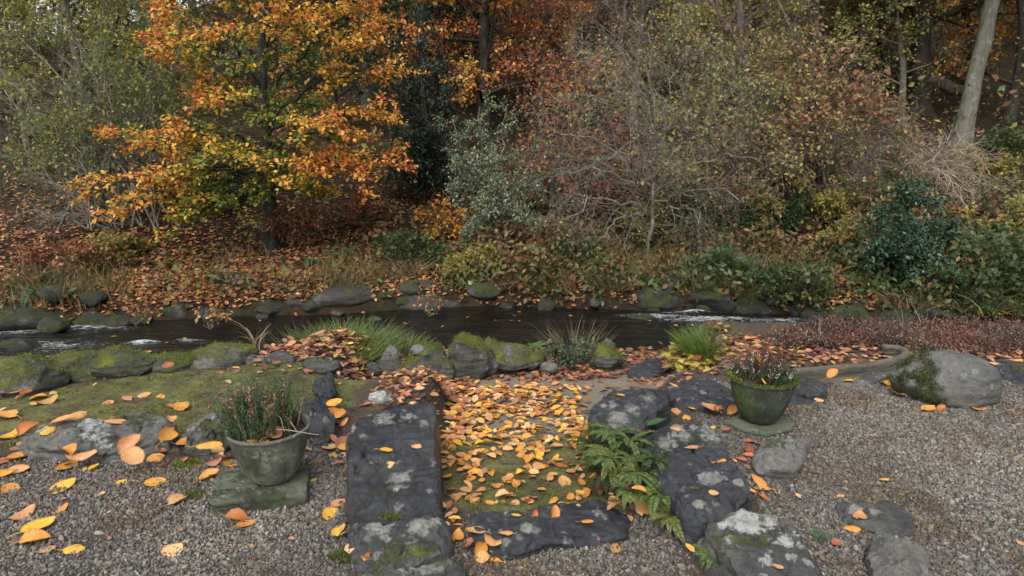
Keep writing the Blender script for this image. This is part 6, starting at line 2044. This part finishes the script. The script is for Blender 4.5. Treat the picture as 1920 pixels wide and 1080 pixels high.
# leafy branches low on the left bank (rust and gold)
for px, py, pal, lab in [(230, 470, 0, 'low gold leaved spray on the bank under the beech bough'), (120, 500, 1, 'rusty leafy spray on the bank at far left'), (560, 440, 1, 'rusty spray of leaves right of the beech trunk'), (1450, 440, 2, 'green leafy bramble below the brown thicket'),
                         (1080, 490, 2, 'bright green leafy bush at the bank centre'), (1530, 400, 0, 'yellow leaved spray left of the holly'), (1840, 320, 0, 'yellow green leafy sapling by the leaning grey trunk'), (1620, 200, 1, 'orange leafed sapling left of the dark trunk'),
                         (1880, 300, 2, 'green bush at the right frame edge below the leaning trunk'), (480, 330, 2, 'green leaved bush in the shade behind the beech trunk'), (380, 370, 2, 'green leaved shrub left of the beech trunk'), (690, 400, 1, 'rusty bushy undergrowth under the right boughs of the beech'),
                         (1490, 545, 2, 'green bramble over the split dark rock'),
                         (1180, 430, 0, 'olive leaved bush seen through the hawthorn branches'), (1330, 400, 2, 'green bush behind the right side of the hawthorn'), (1090, 400, 1, 'brown leaved bush behind the left side of the hawthorn'), (1410, 420, 0, 'olive bush under the brown thicket'),
                         (900, 500, 0, 'olive bramble above the rounded end of the rock ledge'), (760, 480, 2, 'green bramble on the bank above the rock ledge'), 
                         (1790, 540, 2, 'dark bramble behind the upright mossy boulder'), (1600, 470, 0, 'olive bush against the left side of the holly'), (1860, 450, 0, 'yellow green bush at the right edge of the bank'), 
                         (1060, 350, 2, 'green bush between the grey green shrub and hawthorn'),
                         (1270, 330, 0, 'olive leaved bush halfway up behind the hawthorn'), (1480, 340, 2, 'green bush halfway up behind the brown thicket'), (1590, 300, 0, 'olive bush above the rusty bracken')]:
    b = on_bank(px, py + 20, 8.2)
    bh = rng.uniform(.28, .6) if py > 450 else rng.uniform(.5, .9)
    pals = [[((.38, .30, .07), 2), ((.26, .25, .065), 3), ((.44, .22, .07), 1), ((.14, .16, .05), 1)], [((.30, .14, .06), 3), ((.22, .09, .045), 3), ((.42, .24, .09), 1), ((.16, .13, .05), 1)], [((.035, .065, .02), 3), ((.07, .105, .03), 2), ((.15, .16, .05), 1), ((.14, .08, .035), 1.2)]][pal]
    bush('leafy_bush', lab, 'bush', tuple(b), .55, bh, 6, [dict(n=8, t0=.2, t1=1., L=.36, ang=.8, npts=4), dict(n=4, t0=.2, t1=1., L=.22, ang=.8, npts=3)], dict(per=8, L=.075, W=.6, pal=pals), 'bark_mid', 'leafy bushes on the far bank', 1.0, .006)

# --- big trunks on the right, trunk in the orange beech behind
def big_tree(name, label, px0, py0, ymin, pts, r0, leaf, boughs, sub, bark, twig=None, **kw):
    b = on_bank(px0, py0, ymin)
    yb = b[1]
    tp = [b - np.array([0, 0, .3])] + [PY(px, py, yb + dy) for px, py, dy in pts]
    return tree(name, label, b, tp, r0, boughs, sub, leaf, bark, twig=twig, **kw)
BB = dict(n=12, t0=.45, t1=1., L=3.0, ang=1.1, npts=6, wig=.14, up=-.02, rf=.45)
SUB2 = [dict(n=9, t0=.2, t1=1., L=1.3, ang=.8, npts=5, wig=.15, rf=.5, flat=.5), dict(n=6, t0=.2, t1=1., L=.6, ang=.8, npts=3, wig=.2, rf=.55, flat=.5)]
GOLD = [((.50, .27, .05), 3), ((.42, .17, .04), 3), ((.32, .27, .06), 2), ((.55, .36, .07), 1)]
OLIVE = [((.30, .28, .07), 3), ((.17, .19, .055), 3), ((.42, .34, .08), 2), ((.11, .13, .045), 1)]
YELLOW = [((.42, .34, .06), 3), ((.30, .29, .06), 3), ((.50, .30, .06), 1), ((.15, .18, .05), 1)]
ORANGE = [((.56, .24, .06), 3), ((.44, .15, .05), 2), ((.58, .36, .07), 3), ((.30, .11, .05), 1), ((.30, .27, .07), 1)]
RUST = [((.34, .14, .065), 3), ((.24, .11, .065), 2), ((.45, .23, .08), 2), ((.24, .21, .07), 1)]
BROWN = [((.30, .18, .10), 3), ((.22, .12, .08), 3), ((.34, .27, .09), 1)]
DARK = [((.03, .05, .02), 3), ((.06, .08, .03), 2), ((.12, .13, .04), 1)]
big_tree('grey_trunk_tree', 'tall tree with smooth grey leaning trunk at right edge of wood', 1800, 268, 13.0, [(1815, 200, 0), (1832, 130, .1), (1850, 50, .2), (1872, -60, .3), (1890, -250, .5)], .175,
         dict(per=7, L=.11, pal=GOLD, W=.6), dict(n=9, t0=.68, t1=1., L=2.6, ang=1.0, npts=6, wig=.14, up=-.01, rf=.3), SUB2, 'bark_grey', r_end=.7)
big_tree('ivy_trunk_tree', 'dark straight trunk behind and left of the leaning grey one', 1722, 225, 16.0, [(1724, 150, 0), (1727, 60, 0), (1728, -60, 0), (1730, -220, 0)], .24,
         dict(per=7, L=.12, pal=OLIVE + DARK, W=.6), BB, SUB2, 'bark_dark', r_end=.75)
big_tree('orange_beech_tree', 'taller orange and rust beech with dark trunk behind the grey green shrub', 908, 250, 15.0, [(907, 170, 0), (906, 80, 0), (908, -20, 0), (910, -160, .1)], .17,
         dict(per=10, L=.11, pal=ORANGE, W=.62, clump=.7), dict(n=22, t0=.18, t1=1., L=2.6, ang=1.25, npts=6, wig=.12, up=-.02, rf=.35), SUB2, 'bark_dark', r_end=.5)
# fallen bough by the dark trunk
a0, a1 = PY(1735, 150, 16), PY(1812, 172, 15.6)
V, F = tubes(np.array([[a0, a0 * .7 + a1 * .3 + [0, 0, .05], a0 * .3 + a1 * .7 - [0, 0, .03], a1]]), np.array([[.16, .15, .13, .11]]), 10)
tag(obj('fallen_bough', mesh_np('fallen_bough', V - a0, F, M['bark_mid']), loc=tuple(a0)), 'broken dark bough leaning from the ivy trunk', 'log')

# --- the wood behind: individual trees, several grown forms copied in several leaf colours
def wood_proto(H, spread, pal, nb, per, L, bark, seed, keepbase=False):
    base = np.zeros(3)
    tp = [(0, 0, -.4), (rng.normal(0, .1), 0, H * .3), (rng.normal(0, .25), rng.normal(0, .2), H * .65), (rng.normal(0, .35), 0, H)]
    return tree('autumn_tree', 'x', base, tp, .06 + .012 * H, dict(n=nb, t0=.18, t1=1., L=spread, ang=1.0, npts=6, wig=.14, up=.02, rf=.45, taper=.55),
                [dict(n=8, t0=.15, t1=1., L=spread * .45, ang=.8, npts=4, wig=.16, rf=.5), dict(n=5, t0=.15, t1=1., L=spread * .22, ang=.8, npts=3, wig=.2, rf=.55)],
                dict(per=per, L=L, pal=pal, W=.65, clump=.6, sc=.6, jit=.08, scatter=.6) if per else None, bark, r_end=.25, min_r=.006)
protos = {
    'olive': [wood_proto(8, 3.0, OLIVE, 15, 9, .14, 'bark_mid', 1), wood_proto(6, 2.6, OLIVE, 13, 9, .13, 'bark_mid', 2)],
    'yellow': [wood_proto(9, 2.8, YELLOW, 15, 8, .14, 'bark_mid', 3)],
    'orange': [wood_proto(8.5, 3.0, ORANGE, 15, 9, .14, 'bark_dark', 4)],
    'rust': [wood_proto(7, 2.6, RUST, 13, 8, .13, 'bark_dark', 5)],
    'gold': [wood_proto(8, 2.8, GOLD, 15, 8, .14, 'bark_dark', 6)],
    'brown': [wood_proto(7.5, 2.6, BROWN, 16, 3, .10, 'twig_pink', 7)],
    'bare': [wood_proto(9, 2.4, BROWN, 18, 0, .1, 'twig_olive', 8)],
    'dark': [wood_proto(8, 2.4, DARK, 16, 10, .14, 'bark_dark', 9)],
}
words_ = {'olive': 'olive leaved tree', 'yellow': 'yellow leaved tree', 'orange': 'orange leaved beech', 'rust': 'rust red leaved tree', 'gold': 'gold leaved tree', 'brown': 'brown twiggy tree', 'bare': 'bare grey tree', 'dark': 'dark evergreen tree'}
def zone_of(px):
    for lim, w in ((330, 'behind the grey willow'), (760, 'behind the orange beech'), (1060, 'behind the yew and grey green shrub'), (1330, 'behind the hawthorn'), (1700, 'behind the brown thicket')):
        if px < lim:
            return w
    return 'behind the two big trunks'
used = set()
rows = [
    (15.5, .62, [(-120, 'olive'), (30, 'olive'), (170, 'yellow'), (300, 'olive'), (640, 'dark'), (1000, 'rust'), (1150, 'brown'), (1270, 'olive'), (1400, 'yellow'), (1500, 'olive'), (1600, 'olive'), (1690, 'olive'), (1900, 'gold'), (2010, 'dark')]),
    (18.5, .8, [(-200, 'olive'), (-30, 'olive'), (110, 'olive'), (250, 'olive'), (390, 'yellow'), (540, 'rust'), (700, 'yellow'), (800, 'dark'), (1010, 'orange'), (1130, 'brown'), (1240, 'olive'), (1350, 'yellow'), (1470, 'olive'), (1570, 'yellow'), (1660, 'gold'), (1790, 'gold'), (1930, 'orange'), (2060, 'orange')]),
    (23, 1.0, [(-260, 'olive'), (-80, 'yellow'), (80, 'olive'), (230, 'olive'), (370, 'olive'), (510, 'gold'), (650, 'yellow'), (760, 'olive'), (870, 'orange'), (980, 'gold'), (1080, 'bare'), (1180, 'bare'), (1290, 'olive'), (1400, 'yellow'), (1510, 'dark'), (1620, 'olive'), (1740, 'olive'), (1850, 'gold'), (1980, 'orange'), (2120, 'orange')]),
    (29, 1.1, [(-200, 'olive'), (300, 'yellow'), (450, 'olive'), (600, 'olive'), (720, 'yellow'), (840, 'orange'), (960, 'bare'), (1060, 'bare'), (1170, 'brown'), (1300, 'yellow'), (1430, 'olive'), (1560, 'yellow'), (1690, 'yellow'), (1830, 'olive'), (1960, 'gold')]),
    (37, 1.2, [(350, 'olive'), (520, 'yellow'), (680, 'olive'), (830, 'bare'), (980, 'bare'), (1120, 'bare'), (1260, 'olive'), (1420, 'yellow'), (1600, 'olive'), (1780, 'yellow'), (1950, 'gold')]),
]
for (dist, sc, lst), where in zip(rows, ('low on the slope', 'part way up', 'halfway up the slope', 'high up the slope', 'at the top')):
    for px, kind in lst:
        pr = protos[kind]
        key = (kind, len([u for u in used if u[0] == kind]) % len(pr))
        idx = sum(1 for u in used if u[0] == kind) % len(pr)
        first = (kind, idx) not in {(u[0], u[1]) for u in used}
        o = pr[idx] if first else copy_tree(pr[idx])
        used.add((kind, idx, len(used)))
        y = dist + rng.uniform(-1.2, 1.2)
        x = (px + rng.normal(0, 15) - 960) / FPX * (y * CP) * 1.0
        o.location = (x, y, gz(x, y) - .1)
        o.rotation_euler = (rng.normal(0, .05), rng.normal(0, .05), rng.uniform(0, 6.28))
        s = sc * rng.uniform(.85, 1.2)
        o.scale = (s, s, s * rng.uniform(.9, 1.1))
        o['label'] = f'{words_[kind]} {where} {zone_of(px)}'
        o['group'] = 'trees of the wood behind'

# wood floor bushes higher up, one mass
def far_wood_mass():
    n = 60000
    x = rng.uniform(-34, 34, n)
    y = rng.uniform(12.5, 40, n)
    f = fbm2(x, y, .35, 4, 101)
    k = f > rng.uniform(-.35, .35, n)
    x, y, f = x[k], y[k], f[k]
    n = len(x)
    pos = np.stack([x, y, ground_z(x, y) + (1.6 + 1.2 * f) * rng.uniform(0, 1, n) ** 1.3], 1)
    c = fbm(pos * .22, 3, 7)
    pal = [((.05, .07, .022), 3), ((.12, .13, .04), 3), ((.22, .10, .045), 2), ((.30, .24, .06), 2), ((.09, .055, .03), 2)]
    L = rng.uniform(.09, .2, n)
    V, F, C = leaves(pos, rng.normal(0, 1, (n, 3)), np.array([0, -.6, .8]) + rng.normal(0, .6, (n, 3)), L, L * .6, pick(pal, n, pos, .65, .3), T_DIA)
    tag(obj('undergrowth', mesh_np('undergrowth', V, F, M['leaf'], C)), 'tangled undergrowth on the wooded slope', kind='stuff')
far_wood_mass()
bpy.context.view_layer.update()
